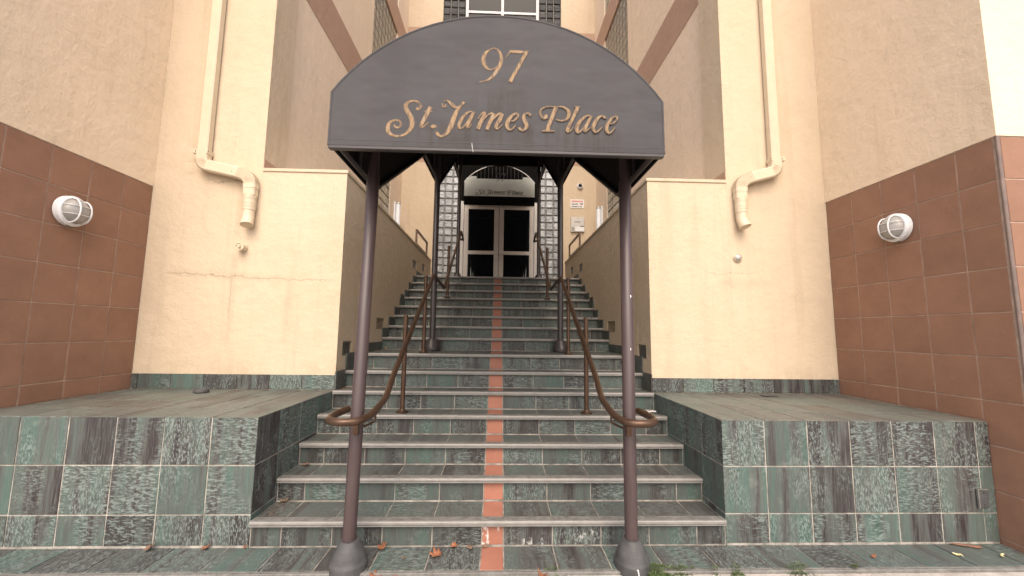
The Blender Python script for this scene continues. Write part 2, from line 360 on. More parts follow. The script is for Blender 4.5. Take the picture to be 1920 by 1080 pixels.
def place(o, origin, parent):
    WPOS[o.name] = Vector(origin)
    if parent is not None: o.parent = parent; o.location = Vector(origin) - WPOS[parent.name]
    else: o.location = origin
def tag(o, label=None, cat=None, group=None, kind=None):
    if label: o['label'] = label
    if cat: o['category'] = cat
    if group: o['group'] = group
    if kind: o['kind'] = kind
    return o
def thing(name, loc, label, cat, group=None):
    o = bpy.data.objects.new(name, None); COL.objects.link(o); o.empty_display_size = 0.1
    WPOS[o.name] = Vector(loc); o.location = loc
    return tag(o, label, cat, group)
def bx(name, mat, parent, x0, x1, y0, y1, z0, z1, bevel=0.0):
    return MB().box(x0, x1, y0, y1, z0, z1).build(name, mat, parent, bevel=bevel)
AX = {'-Y': Matrix(((1, 0, 0), (0, 0, -1), (0, 1, 0))), '+X': Matrix(((0, 0, 1), (1, 0, 0), (0, 1, 0))), '-X': Matrix(((0, 0, -1), (-1, 0, 0), (0, 1, 0))), '+Z': Matrix.Identity(3)}
PL = {}
def plate_mesh(name, wd, ht, th, mat, cham=0.002):
    key = (name, round(wd, 3), round(ht, 3), th, mat)
    if key not in PL:
        a, b = wd / 2, ht / 2; c = cham
        v = [(-a, -b, 0), (a, -b, 0), (a, b, 0), (-a, b, 0), (-a, -b, th - c), (a, -b, th - c), (a, b, th - c), (-a, b, th - c),
             (-a + c, -b + c, th), (a - c, -b + c, th), (a - c, b - c, th), (-a + c, b - c, th)]
        f = [(0, 3, 2, 1), (8, 9, 10, 11)] + [(i, (i + 1) % 4, 4 + (i + 1) % 4, 4 + i) for i in range(4)] + [(4 + i, 4 + (i + 1) % 4, 8 + (i + 1) % 4, 8 + i) for i in range(4)]
        me = bpy.data.meshes.new(name); me.from_pydata(v, [], f); me.materials.append(M[mat]); PL[key] = me
    return PL[key]
def tile(name, mat, parent, center, wd, ht, face, th=0.004, jit=1.0, gap=0.007, cham=0.0015):
    if wd - gap < 0.012 or ht - gap < 0.012: return None
    me = plate_mesh(name, wd - gap, ht - gap, th, mat, cham)
    o = bpy.data.objects.new(name, me); COL.objects.link(o)
    j = Matrix.Rotation(random.uniform(-1, 1) * 0.0035 * jit, 3, 'X') @ Matrix.Rotation(random.uniform(-1, 1) * 0.0035 * jit, 3, 'Y') @ Matrix.Rotation(random.uniform(-1, 1) * 0.002 * jit, 3, 'Z')
    o.rotation_mode = 'QUATERNION'; o.rotation_quaternion = (AX[face] @ j).to_quaternion()
    n = AX[face] @ Vector((0, 0, 1))
    c = Vector(center) + n * random.uniform(-0.0008, 0.0008) * jit
    place(o, c, parent); return o
def splits(a, b, step, origin):
    """tile joints between a and b, on a grid of step through origin"""
    k = math.ceil((min(a, b) - origin) / step + 1e-6); out = [min(a, b)]
    while origin + k * step < max(a, b) - 1e-6: out.append(origin + k * step); k += 1
    out.append(max(a, b))
    res = [out[0]]
    for v in out[1:]:
        if v - res[-1] < 0.02: continue
        res.append(v)
    res[-1] = out[-1]
    return res
def cat_rom(P, n=6):
    out = []
    for i in range(len(P) - 1):
        p0 = P[max(0, i - 1)]; p1 = P[i]; p2 = P[i + 1]; p3 = P[min(len(P) - 1, i + 2)]
        for k in range(n):
            t = k / n
            out.append(tuple(0.5 * ((2 * b) + (-a + c) * t + (2 * a - 5 * b + 4 * c - d) * t * t + (-a + 3 * b - 3 * c + d) * t ** 3) for a, b, c, d in zip(p0, p1, p2, p3)))
    out.append(tuple(P[-1])); return out
# ------------------------------------------------------------------ dimensions (metres, camera stands at Y = 0)
RI, TR = 0.1627, 0.3013
Y1, Y2, YL = 2.806, 4.055, 5.584
XO, XI, XP, XR_ = 3.49, 1.566, 2.42, 2.48
HP = 5 * RI; ZL = 7 * RI; ZT = 15 * RI
YB, YE, ZW, ZTOP = 9.9, 9.27, 3.0, 12.0
YF = 2.57; STEP = 0.305
def sy(n): return Y1 + (n - 1) * TR if n <= 7 else YL + (n - 8) * TR      # riser plane of step n

# ------------------------------------------------------------------ ground
sw = tag(MB().box(-60, 60, -60, 2.535, -0.30, -0.045).build('sidewalk', 'concrete'), kind='structure')
# paving slabs in the strip next to the entrance
xs = splits(-6, 6, 1.5, 1.93)
for a, b in zip(xs[:-1], xs[1:]): tile('paving_slab', 'concrete', sw, ((a + b) / 2, 1.535, -0.043), b - a, 1.99, '+Z', 0.02, 0.2, 0.012, 0.006)
pf = tag(MB().box(-XO, XO, 2.545, Y1, -0.25, -0.009).build('entrance_platform', 'grout_dark'), kind='structure')
MB().box(-XO, XO, 2.520, 2.5445, -0.30, -0.006).build('edge_strip', 'nosing', pf, bevel=0.004)
MB().box(-XO, XO, 2.534, Y1, -0.55, -0.26).build('footing', 'core', pf)

# ------------------------------------------------------------------ building
bld = thing('building', (0, YB, 0), 'cream stucco building with red tiled wing walls around the recessed stair entrance', 'building')
for s in (-1, 1):
    pier = MB().box(s * XP, s * (XO + 0.5), Y2, Y2 + 0.42, 0, ZTOP).build('facade_pier', 'cream', bld)
    # wing wall: upper stucco and tiled base
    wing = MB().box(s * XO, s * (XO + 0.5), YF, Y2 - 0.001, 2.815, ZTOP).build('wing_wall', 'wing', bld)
    front = MB().box(s * (XO + 0.501), s * (XO + 4.0), YF, YF + 0.4, 2.815, ZTOP).build('front_wall', 'cream', bld)
    wbase = MB().box(s * (XO + 0.008), s * (XO + 0.5), YF + 0.008, Y2 - 0.002, -0.2, 2.8145).build('tiled_wall_base', 'grout_red', bld)
    fbase = MB().box(s * (XO + 0.5005), s * (XO + 4.0), YF + 0.008, YF + 0.4, -0.2, 2.8145).build('tiled_wall_base', 'grout_red', bld)
    zs = [2.81]
    while zs[-1] > -0.045: zs.append(max(-0.045, zs[-1] - 0.3085))
    ys = [Y2]
    while ys[-1] > YF + 0.03: ys.append(max(YF + 0.028, ys[-1] - STEP))
    for i in range(len(ys) - 1):
        for j in range(len(zs) - 1):
            if ys[i + 1] > Y1 + 0.02 and zs[j] < HP - 0.01: continue
            z1, z0 = zs[j], zs[j + 1]
            if ys[i + 1] > Y1 and z0 < HP: z0 = HP - 0.002
            tile('tile', 'red', wbase, (s * (XO + 0.008), (ys[i] + ys[i + 1]) / 2, (z0 + z1) / 2), ys[i] - ys[i + 1], z1 - z0, '+X' if s < 0 else '-X', 0.004, 1.2, 0.0090)
    MB().box(s * (XO + 0.0005), s * (XO + 0.028), YF - 0.0005, YF + 0.016, -0.045, 2.815).build('corner_trim', 'trim', wbase, bevel=0.004)
    x = XO + 0.031
    while x < XO + 2.0:
        for j in range(len(zs) - 1):
            tile('tile', 'red', fbase, (s * (x + STEP / 2), YF + 0.008, (zs[j] + zs[j + 1]) / 2), STEP, zs[j] - zs[j + 1], '-Y', 0.004, 1.2, 0.0090)
        x += STEP
    # recess side wall with terracotta floor bands, glass block strips
    gy0, gy1 = 7.25, 8.92
    for nm, m_, y0, y1, z0, z1 in (('recess_wall', 'tan', Y2 + 0.421, gy0, 0, ZTOP), ('recess_wall', 'tan', gy1, YB + 0.3, 0, ZTOP), ('recess_wall', 'tan', gy0 + .0005, gy1 - .0005, 0, 3.1), ('recess_wall', 'tan', gy0 + .0005, gy1 - .0005, 5.50, 6.16)):
        MB().box(s * XR_, s * (XR_ + 0.25), y0, y1, z0, z1).build(nm, m_, bld)
    MB().box(s * (XR_ - 0.006), s * (XR_ + 0.05), Y2 + 0.43, YB - 0.001, 5.55, 6.16).build('floor_band', 'band', bld)
    MB().box(s * (XR_ - 0.006), s * (XR_ + 0.05), Y2 + 0.43, YB - 0.001, 8.42, 9.02).build('floor_band', 'band', bld)
    MB().box(s * (XP - 0.005), s * (XP + 0.05), Y2 + 0.004, Y2 + 0.418, 2.9, 3.135).build('floor_band', 'band', bld)
    fc = '+X' if s < 0 else '-X'
    def glasswin(y0, y1, z0, z1, single, mat='block_side'):
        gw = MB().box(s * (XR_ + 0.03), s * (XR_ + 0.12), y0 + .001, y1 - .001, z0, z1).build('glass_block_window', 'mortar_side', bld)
        nc = max(1, round((y1 - y0) / 0.208)); nr = max(1, round((z1 - z0) / 0.208)); st = None if single else MB()
        for a in range(nc):
            for b in range(nr):
                cy_ = y0 + (a + .5) * (y1 - y0) / nc; cz_ = z0 + (b + .5) * (z1 - z0) / nr
                if single: tile('glass_block', mat, gw, (s * (XR_ + 0.03), cy_, cz_), (y1 - y0) / nc, (z1 - z0) / nr, fc, 0.022, 0.5, 0.022, 0.012)
                else:
                    hy, hz = (y1 - y0) / nc / 2 - .012, (z1 - z0) / nr / 2 - .012; X0 = s * (XR_ + 0.03); X1 = s * (XR_ + 0.010)
                    st.add([(X0, cy_ - hy, cz_ - hz), (X0, cy_ + hy, cz_ - hz), (X0, cy_ + hy, cz_ + hz), (X0, cy_ - hy, cz_ + hz), (X1, cy_, cz_)], [(0, 1, 4), (1, 2, 4), (2, 3, 4), (3, 0, 4)])
        if st: tag(st.build('glass_blocks', mat, gw), kind='stuff')
    glasswin(gy0, gy1, 3.1, 4.76, True); glasswin(gy0, gy1, 4.761, 5.50, False); glasswin(gy0, gy1, 6.16, 8.42, False); glasswin(gy0, gy1, 9.02, 11.1, False)
    MB().box(s * XR_, s * (XR_ + 0.25), gy0 + .0005, gy1 - .0005, 11.1, ZTOP).build('recess_wall', 'tan', bld)
# back wall around the openings
def back(x0, x1, z0, z1, m_='cream', nm='back_wall', y=YB, d=0.3): return MB().box(x0, x1, y, y + d, z0, z1).build(nm, m_, bld)
for s in (-1, 1):
    back(s * 1.575, s * (XR_ - 0.001), ZT - 0.3, ZTOP)
back(-1.574, 1.574, 5.68, 9.25)
MB().box(-XR_ + 0.007, XR_ - 0.007, YB - 0.006, YB - 0.0005, 5.67, 6.27).build('floor_band', 'band', bld)
MB().box(-XR_ + 0.007, XR_ - 0.007, YB - 0.006, YB - 0.0005, 8.76, 9.37).build('floor_band', 'band', bld)
back(-1.574, 1.574, 11.3, ZTOP)
back(-0.97, 0.97, 4.66, 5.679, 'black', 'door_head', YB + 0.02)  # back wall in the dark, its shade painted in as black
for s in (-1, 1):
    for z0, z1, mt in ((ZT, 5.679, 'block'), (9.371, 10.61, 'block_dark'), (10.611, 11.3, 'block_dark')):
        gw = MB().box(s * 0.985, s * 1.573, YB + 0.05, YB + 0.2, z0, z1).build('glass_block_window', 'mortar', bld)
        nr = round((z1 - z0) / 0.196)
        if z0 > 10.6: continue
        for a in range(3):
            for b in range(nr):
                tile('glass_block', mt, gw, (s * (0.985 + (a + .5) * 0.196), YB + 0.05, z0 + (b + .5) * (z1 - z0) / nr), 0.196, (z1 - z0) / nr, '-Y', 0.03, 0.6, 0.020, 0.016)
# upper window
uw = MB()
for x in (-0.94, 0.0, 0.94): uw.box(x - 0.032, x + 0.032, YB + 0.02, YB + 0.09, 9.372, 11.29)
for z in (9.372, 9.87, 10.6, 11.23):
    for a, b in ((-0.908, -0.032), (0.032, 0.908)): uw.box(a, b, YB + 0.025, YB + 0.085, z, z + 0.06)
uw = uw.build('window', 'frame_white', bld)
for a, b in ((-0.908, -0.032), (0.032, 0.908)):
    for z0, z1 in ((9.432, 9.87), (9.93, 10.6), (10.66, 11.23)): MB().box(a, b, YB + 0.05, YB + 0.062, z0, z1).build('pane', 'glass_up', uw)
# entrance doors
df = MB()
for s in (-1, 1):
    df.box(s * 0.885, s * 0.975, YB - 0.03, YB + 0.12, ZT, 4.655)
df.box(-0.884, 0.884, YB - 0.028, YB + 0.12, 4.585, 4.655)
df = df.build('door_frame', 'frame_white', bld)
for s in (-1, 1):
    d = MB(); a, b = 0.006, 0.878
    d.box(s * a, s * (a + .115), YB + .005, YB + .05, ZT + .01, 4.578); d.box(s * (b - .105), s * b, YB + .005, YB + .05, ZT + .01, 4.578)
    for z0, z1 in ((ZT + .01, ZT + .19), (3.31, 3.40), (4.47, 4.578)): d.box(s * (a + .115), s * (b - .105), YB + .007, YB + .048, z0, z1)
    d = d.build('entrance_door', 'frame', bld)
    MB().box(s * (a + .115), s * (b - .105), YB + .022, YB + .030, ZT + .19, 3.31).build('pane', 'glass', d)
    MB().box(s * (a + .115), s * (b - .105), YB + .022, YB + .030, 3.40, 4.47).build('pane', 'glass', d)
    MB().box(s * 0.035, s * 0.095, YB - .008, YB + .005, 3.22, 3.52).tube([(s * 0.065, YB - .05, 3.30), (s * (0.065 + .0), YB - .05, 3.30 + .02), (s * 0.16, YB - .055, 3.33)], 0.012).tube([(s * 0.065, YB - .008, 3.31), (s * 0.065, YB - .052, 3.31)], 0.014).build('handle', 'steel', d)
MB().box(-0.97, 0.97, YB + 0.13, YB + 0.20, ZT, 4.66).build('lobby_screen', 'black', bld)  # added black sheet standing in for the unlit lobby behind the doors
MB().box(0.62, 0.80, YB - 0.03, YB - 0.005, ZT + 0.005, ZT + 0.075).build('door_stop', 'band', bld)

# ------------------------------------------------------------------ low stair walls
LV = [(4.19, 4.44, 1.13, 1.28, 'lens'), (5.30, 5.66, 1.41, 1.56, 'louvre'), (6.51, 6.82, 1.85, 1.99, 'lens'), (7.33, 7.66, 2.55, 2.70, 'lens'), (8.25, 8.54, 2.63, 2.78, 'lens')]
for s in (-1, 1):
    side = 'left' if s < 0 else 'right'
    wl = thing('stair_wall', (s * 2.0, Y2, 0), ('cream low stair wall left of the steps, its front below the downspout with the protruding pipe plug' if s < 0 else 'cream low stair wall right of the steps, below the intercom side, with the flush pipe cap'), 'stair wall', 'low walls beside the steps')
    # the wall body with pockets for step lights: built as slabs around the openings on the inner face
    X0, X1 = XI, XI + 0.07
    body = MB().box(s * X1, s * (XP - 0.001), Y2, YE, 0, ZW)
    ysplit = sorted([Y2] + [v for q in LV for v in q[:2]] + [YE])
    for a, b in zip(ysplit[:-1], ysplit[1:]):
        hole = [q for q in LV if q[0] <= a + 1e-6 and q[1] >= b - 1e-6]
        if hole:
            q = hole[0]; body.box(s * X0, s * X1, a, b, 0, q[2]); body.box(s * X0, s * X1, a, b, q[3], ZW)
        else: body.box(s * X0, s * X1, a, b, 0, ZW)
    body.build('wall', 'cream', wl)
    MB().box(s * (XI - 0.012), s * (XP - 0.002), Y2 - 0.012, YE + 0.01, ZW + 0.0005, ZW + 0.035).build('coping', 'cream', wl, bevel=0.004)
    for k, q in enumerate(LV):
        v = MB()
        v.box(s * (X0 + 0.004), s * (X0 + 0.03), q[0] + .001, q[0] + .018, q[2] + .001, q[3] - .001); v.box(s * (X0 + 0.004), s * (X0 + 0.03), q[1] - .018, q[1] - .001, q[2] + .001, q[3] - .001)
        v.box(s * (X0 + 0.004), s * (X0 + 0.03), q[0] + .018, q[1] - .018, q[2] + .001, q[2] + .014); v.box(s * (X0 + 0.004), s * (X0 + 0.03), q[0] + .018, q[1] - .018, q[3] - .014, q[3] - .001)
        v = v.build('step_light' if q[4] == 'lens' else 'vent', 'louvre', wl)
        if q[4] == 'lens': MB().box(s * (X0 + 0.012), s * (X0 + 0.05), q[0] + .0185, q[1] - .0185, q[2] + .0145, q[3] - .0145).build('lens', 'lens', v)
        else:
            for i in range(7):
                z = q[2] + .018 + i * .0175
                MB().add([(s * (X0 + .008), q[0] + .019, z), (s * (X0 + .008), q[1] - .019, z), (s * (X0 + .028), q[1] - .019, z + .012), (s * (X0 + .028), q[0] + .019, z + .012),
                          (s * (X0 + .008), q[0] + .019, z + .003), (s * (X0 + .008), q[1] - .019, z + .003), (s * (X0 + .028), q[1] - .019, z + .015), (s * (X0 + .028), q[0] + .019, z + .015)],
                         [(0, 1, 2, 3), (4, 5, 6, 7), (0, 1, 5, 4), (1, 2, 6, 5), (2, 3, 7, 6), (3, 0, 4, 7)]).build('slat', 'cream', v)
            MB().box(s * (X0 + 0.05), s * (X0 + 0.065), q[0] + .001, q[1] - .001, q[2] + .001, q[3] - .001).build('backing', 'black', v)
    # stepped skirting along the inner face
    fc = '+X' if s < 0 else '-X'
    for n in range(5, 15):
        ya = max(sy(n), Y2 + 0.004); yb = sy(n + 1); z = n * RI; hh = 0.158 if n < 7 else 0.108
        if n == 7:
            for a, b in zip(*(lambda L: (L[:-1], L[1:]))(splits(ya, yb, 0.325, yb))): tile('skirting_tile', 'slate_tread', wl, (s * XI, (a + b) / 2, z + hh / 2), b - a, hh, fc, 0.012, 0.6, 0.005)
        else:
            tile('skirting_tile', 'slate_tread', wl, (s * XI, (ya + yb) / 2 + 0.004, z + hh / 2 + 0.012), yb - ya + 0.05, hh + 0.02, fc, 0.012, 0.6, 0.004)
    ya, yb = sy(15), YE
    for a, b in zip(*(lambda L: (L[:-1], L[1:]))(splits(ya, yb, 0.325, ya))): tile('skirting_tile', 'slate_tread', wl, (s * XI, (a + b) / 2, ZT + 0.05), b - a, 0.10, fc, 0.012, 0.6, 0.005)
# pier skirting
for s in (-1, 1):
    pr = [o for o in bld.children if o.name.startswith('facade_pier')][0 if s < 0 else 1]
    wls = [o for o in COL.objects if o.name.startswith('stair_wall') and o.location.x * s > 0][0]
    for a, b in zip(*(lambda L: (L[:-1], L[1:]))(splits(XI, XO, 0.31, XI + 0.005))):
        tile('skirting_tile', 'slate', pr if (a + b) / 2 > XP else wls, (s * (a + b) / 2, Y2 - 0.001, HP + 0.072), b - a, 0.146, '-Y', 0.012, 0.6, 0.006)

# ------------------------------------------------------------------ tiled plinths either side
for s in (-1, 1):
    pl = thing('plinth', (s * 2.5, Y1, 0), ('green slate tiled plinth left of the steps with a loose dark cap on top' if s < 0 else 'green slate tiled plinth right of the steps with a metal plate at its outer end'), 'plinth', 'tiled plinths beside the steps')
    MB().box(s * (XI + 0.008), s * (XO - 0.001), Y1 + 0.008, Y2 - 0.002, -0.2, HP - 0.008).build('core', 'grout', pl)
    rows = [HP - 0.004, HP - 0.3115, HP - 0.619, 0.004]
    cols = [XI + k * 0.3045 for k in range(7)] + [XO]
    for j in range(3):
        for a, b in zip(cols[:-1], cols[1:]):
            tile('tile', 'slate', pl, (s * (a + b) / 2, Y1 + 0.008, (rows[j] + rows[j + 1]) / 2), b - a, rows[j] - rows[j + 1], '-Y', 0.004, 1.3, 0.0085)
    yj = [Y1] + [Y1 + 0.285 + k * 0.312 for k in range(4)]; yj[-1] = Y2
    for j in range(3):
        for a, b in zip(yj[:-1], yj[1:]):
            if rows[j] < (int((a - Y1) / TR) + 0.4) * RI: continue
            tile('tile', 'slate', pl, (s * (XI + 0.008), (a + b) / 2, (rows[j] + rows[j + 1]) / 2), b - a, rows[j] - rows[j + 1], '+X' if s < 0 else '-X', 0.004, 1.0, 0.0095)
    yt = [Y1, Y1 + 0.315, Y1 + 0.63, Y1 + 0.945, Y2]
    for i in range(4):
        for a, b in zip(cols[:-1], cols[1:]):
            tile('tile', 'slate_top', pl, (s * (a + b) / 2, (yt[i] + yt[i + 1]) / 2, HP - 0.008), b - a, yt[i + 1] - yt[i], '+Z', 0.004, 0.8, 0.0080)

# ------------------------------------------------------------------ entrance platform tiles and stairs
ST = 0.072   # half width of the orange strip
def xcols(x1):
    out = [ST]; 
    while out[-1] < x1 - 0.03: out.append(min(x1, out[-1] + 0.325))
    return out
pc = [ST] + [ST + 0.325 * k for k in range(1, 11)] + [XO]
for s in (-1, 1):
    for a, b in zip(pc[:-1], pc[1:]):
        tile('paving_tile', 'slate_pave', pf, (s * (a + b) / 2, (2.549 + Y1) / 2, -0.008), b - a, Y1 - 2.541, '+Z', 0.004, 1.0, 0.0090)
tile('orange_tile', 'orange', pf, (0, (2.545 + Y1) / 2, -0.008), 2 * ST, Y1 - 2.545, '+Z', 0.004, 0.6, 0.0080)

stairs = thing('staircase', (0, Y1, 0), 'green slate tiled steps with pale nosings and an orange centre stripe rising to the doors', 'stairs')
prof = [(Y1 + 0.008, -0.2)]
for n in range(1, 16):
    prof += [(sy(n) + 0.009, n * RI - 0.009), ((sy(n + 1) + 0.009) if n < 15 else YB + 0.004, n * RI - 0.009)]
prof += [(YB + 0.004, -0.2)]
MB().prism(prof, 'X', -XI - 0.003, XI + 0.003).build('step_core', 'grout_dark', stairs)
xc = xcols(XI)
random.seed(21)
for n in range(1, 16):
    y = sy(n); z0 = (n - 1) * RI; z1 = n * RI; yb = sy(n + 1) if n < 15 else YB
    zr = z1 - 0.030
    for s in (-1, 1):
        for i, (a, b) in enumerate(zip(xc[:-1], xc[1:])):
            m_ = 'slate_stain' if (n == 1 and s > 0 and i in (0, 1)) else 'slate_step'
            tile('riser_tile', m_, stairs, (s * (a + b) / 2, y + 0.009, (z0 + zr) / 2 + 0.001), b - a, zr - z0 + 0.005, '-Y', 0.004, 0.8, 0.0080)
    tile('orange_tile', 'orange_stain' if n == 1 else 'orange', stairs, (0, y + 0.009, (z0 + zr) / 2 + 0.001), 2 * ST, zr - z0 - 0.001, '-Y', 0.004, 0.6, 0.0080)
    # treads
    if n == 15: rows_ = [y + 0.045 + k * 0.305 for k in range(4)]
    elif n == 7: rows_ = [y + 0.045, y + 0.045 + 0.31, y + 0.045 + 0.62, yb]
    else: rows_ = [y + 0.045, yb]
    for ya, ye in zip(rows_[:-1], rows_[1:]):
        for s in (-1, 1):
            for a, b in zip(xc[:-1], xc[1:]):
                tile('tread_tile', 'slate_tread', stairs, (s * (a + b) / 2, (ya + ye) / 2, z1 - 0.009), b - a, ye - ya, '+Z', 0.004, 0.8, 0.0080)
        tile('orange_tile', 'orange', stairs, (0, (ya + ye) / 2, z1 - 0.009), 2 * ST, ye - ya, '+Z', 0.004, 0.6, 0.0080)
    # nosing: worn top strip and grooved metal edge
    xe = XI - 0.004
    no = MB().box(-xe, xe, y - 0.016, y + 0.043, z1 - 0.012, z1 + 0.002).build('nosing', 'nosing', stairs)
    gp = [(y - 0.015, z1 - 0.0125), (y - 0.015, z1 - 0.029), (y - 0.030, z1 - 0.030), (y - 0.034, z1 - 0.027), (y - 0.034, z1 - 0.021), (y - 0.026, z1 - 0.0205), (y - 0.026, z1 - 0.0165), (y - 0.034, z1 - 0.0155), (y - 0.034, z1 - 0.003), (y - 0.031, z1 + 0.0025), (y - 0.0165, z1 + 0.003), (y - 0.0165, z1 - 0.0125)]
    MB().prism(gp, 'X', -xe + 0.006, xe - 0.006).build('metal_edge', 'alu', no)
    if n <= 6:
        scb = MB()
        for k in range(-4, 5): scb.lathe((k * 0.36 + 0.06, y + 0.012, z1 + 0.002), [(0.005, 0), (0.004, 0.0015)], n=8)
        tag(scb.build('screws', 'screw', no), kind='stuff')

# ------------------------------------------------------------------ canopy
XS, YC = 0.955, 2.19
can = thing('canopy', (0, 2.58, 0), 'grey arched canvas entrance canopy on six posts, lettered 97 St. James Place', 'canopy')
SIDE, RISE = 0.315, 0.507
def arch(hw, zb, side=SIDE, rise=RISE, n=28, inset=0.0):
    r_ = (hw * hw + rise * rise) / (2 * rise); a0 = math.asin(hw / r_); pts = [(-hw, zb)]
    for i in range(n + 1):
        a = -a0 + 2 * a0 * i / n; pts.append((r_ * math.sin(a), zb + side + rise - r_ + r_ * math.cos(a)))
    pts.append((hw, zb)); return pts
ZC = 2.43
front = MB().prism(arch(XS - 0.002, ZC), 'Y', YC, YC + 0.012).build('front_panel', ['canvas'], can)
# piping along the arch and bottom hem
pp = [(x, YC + 0.004, z) for x, z in arch(XS, ZC)]
MB().tube(pp, 0.008, 8).build('piping', 'canvas', can)
MB().box(-XS, XS, YC - 0.006, YC + 0.03, ZC - 0.022, ZC - 0.001).build('hem_bar', 'post_dark', can, bevel=0.004)
MB().box(-XS + 0.004, XS - 0.004, YC - 0.0012, YC - 0.0001, ZC + 0.032, ZC + 0.0345).build('hem_stitching', 'base', front)
MB().box(-XS + 0.003, XS - 0.003, YC - 0.0022, YC - 0.0001, ZC, ZC + 0.010).build('hem_fold', 'canvas', front)
MB().tube([(-0.152, YC - 0.006, ZC + 0.030), (-0.150, YC - 0.008, ZC + 0.012), (-0.147, YC - 0.009, ZC - 0.006), (-0.143, YC - 0.010, ZC - 0.026)], [0.001, 0.0018, 0.0012, 0.0008], 6).build('frayed_thread', 'paper', front)
path = [(YC + 0.014, ZC), (2.95, ZC), (4.76, 3.53), (5.98, 3.60), (7.90, 4.80), (8.85, 4.84)]
nA = len(arch(1, 0))
def shell(off, hw, mat, nm):
    b = MB(); vs = []
    for (y, z) in path: vs += [(x, y, zz) for x, zz in arch(hw, z, SIDE, RISE - off)]
    fs = [(i * nA + j, i * nA + j + 1, (i + 1) * nA + j + 1, (i + 1) * nA + j) for i in range(len(path) - 1) for j in range(nA - 1)]
    return b.add(vs, fs).build(nm, mat, can, fix=False)
shell(0.0, XS, 'canvas', 'roof_canvas')
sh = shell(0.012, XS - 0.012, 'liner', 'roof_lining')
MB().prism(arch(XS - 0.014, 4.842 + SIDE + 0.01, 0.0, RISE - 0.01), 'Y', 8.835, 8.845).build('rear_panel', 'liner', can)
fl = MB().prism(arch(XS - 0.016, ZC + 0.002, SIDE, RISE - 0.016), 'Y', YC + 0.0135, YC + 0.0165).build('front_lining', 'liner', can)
fr = MB()
for s in (-1, 1): fr.tube([(s * (XS - 0.035), y, z + 0.022) for y, z in path], 0.018, 8)
fr.build('side_rail', 'post_dark', can)
PX = 0.85
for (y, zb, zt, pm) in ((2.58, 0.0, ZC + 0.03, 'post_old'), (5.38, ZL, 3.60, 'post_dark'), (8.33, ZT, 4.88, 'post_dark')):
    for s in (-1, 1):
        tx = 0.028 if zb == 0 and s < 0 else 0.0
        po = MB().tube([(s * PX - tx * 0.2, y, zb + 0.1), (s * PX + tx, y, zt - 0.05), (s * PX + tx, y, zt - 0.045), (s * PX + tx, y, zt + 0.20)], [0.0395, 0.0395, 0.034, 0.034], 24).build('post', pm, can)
        ba = MB().lathe((s * PX, y, zb - (0.045 if zb == 0 else 0)), [(0.103, 0), (0.107, 0.02), (0.106, 0.075), (0.098, 0.094), (0.089, 0.125), (0.076, 0.157), (0.060, 0.185), (0.053, 0.198), (0.046, 0.199)] if zb == 0 else [(0.103, 0), (0.106, 0.01), (0.105, 0.045), (0.098, 0.06), (0.056, 0.15), (0.046, 0.155)], n=32).build('base_cone', 'base' if zb == 0 else 'post_dark', po)
        if zb == 0 and s > 0:
            MB().tube([(s * PX + 0.008, y - 0.1078, -0.02), (s * PX + 0.004, y - 0.1085, 0.012), (s * PX - 0.001, y - 0.108, 0.03)], [0.003, 0.0035, 0.005], 6).build('paint_drip', 'white', ba)
    MB().tube([(x, y, z) for x, z in arch(XS - 0.04, zt, SIDE - 0.04, RISE - 0.04)], 0.014, 8).build('arch_frame', 'post_dark', can)
for x, z, r_ in ((0.862, 1.635, 0.0035), (0.856, 1.30, 0.0025)): MB().box(x - r_, x + r_ * 0.6, 2.58 - 0.0405, 2.58 - 0.036, z - 0.008, z + 0.007).build('paint_chip', 'tissue', can)

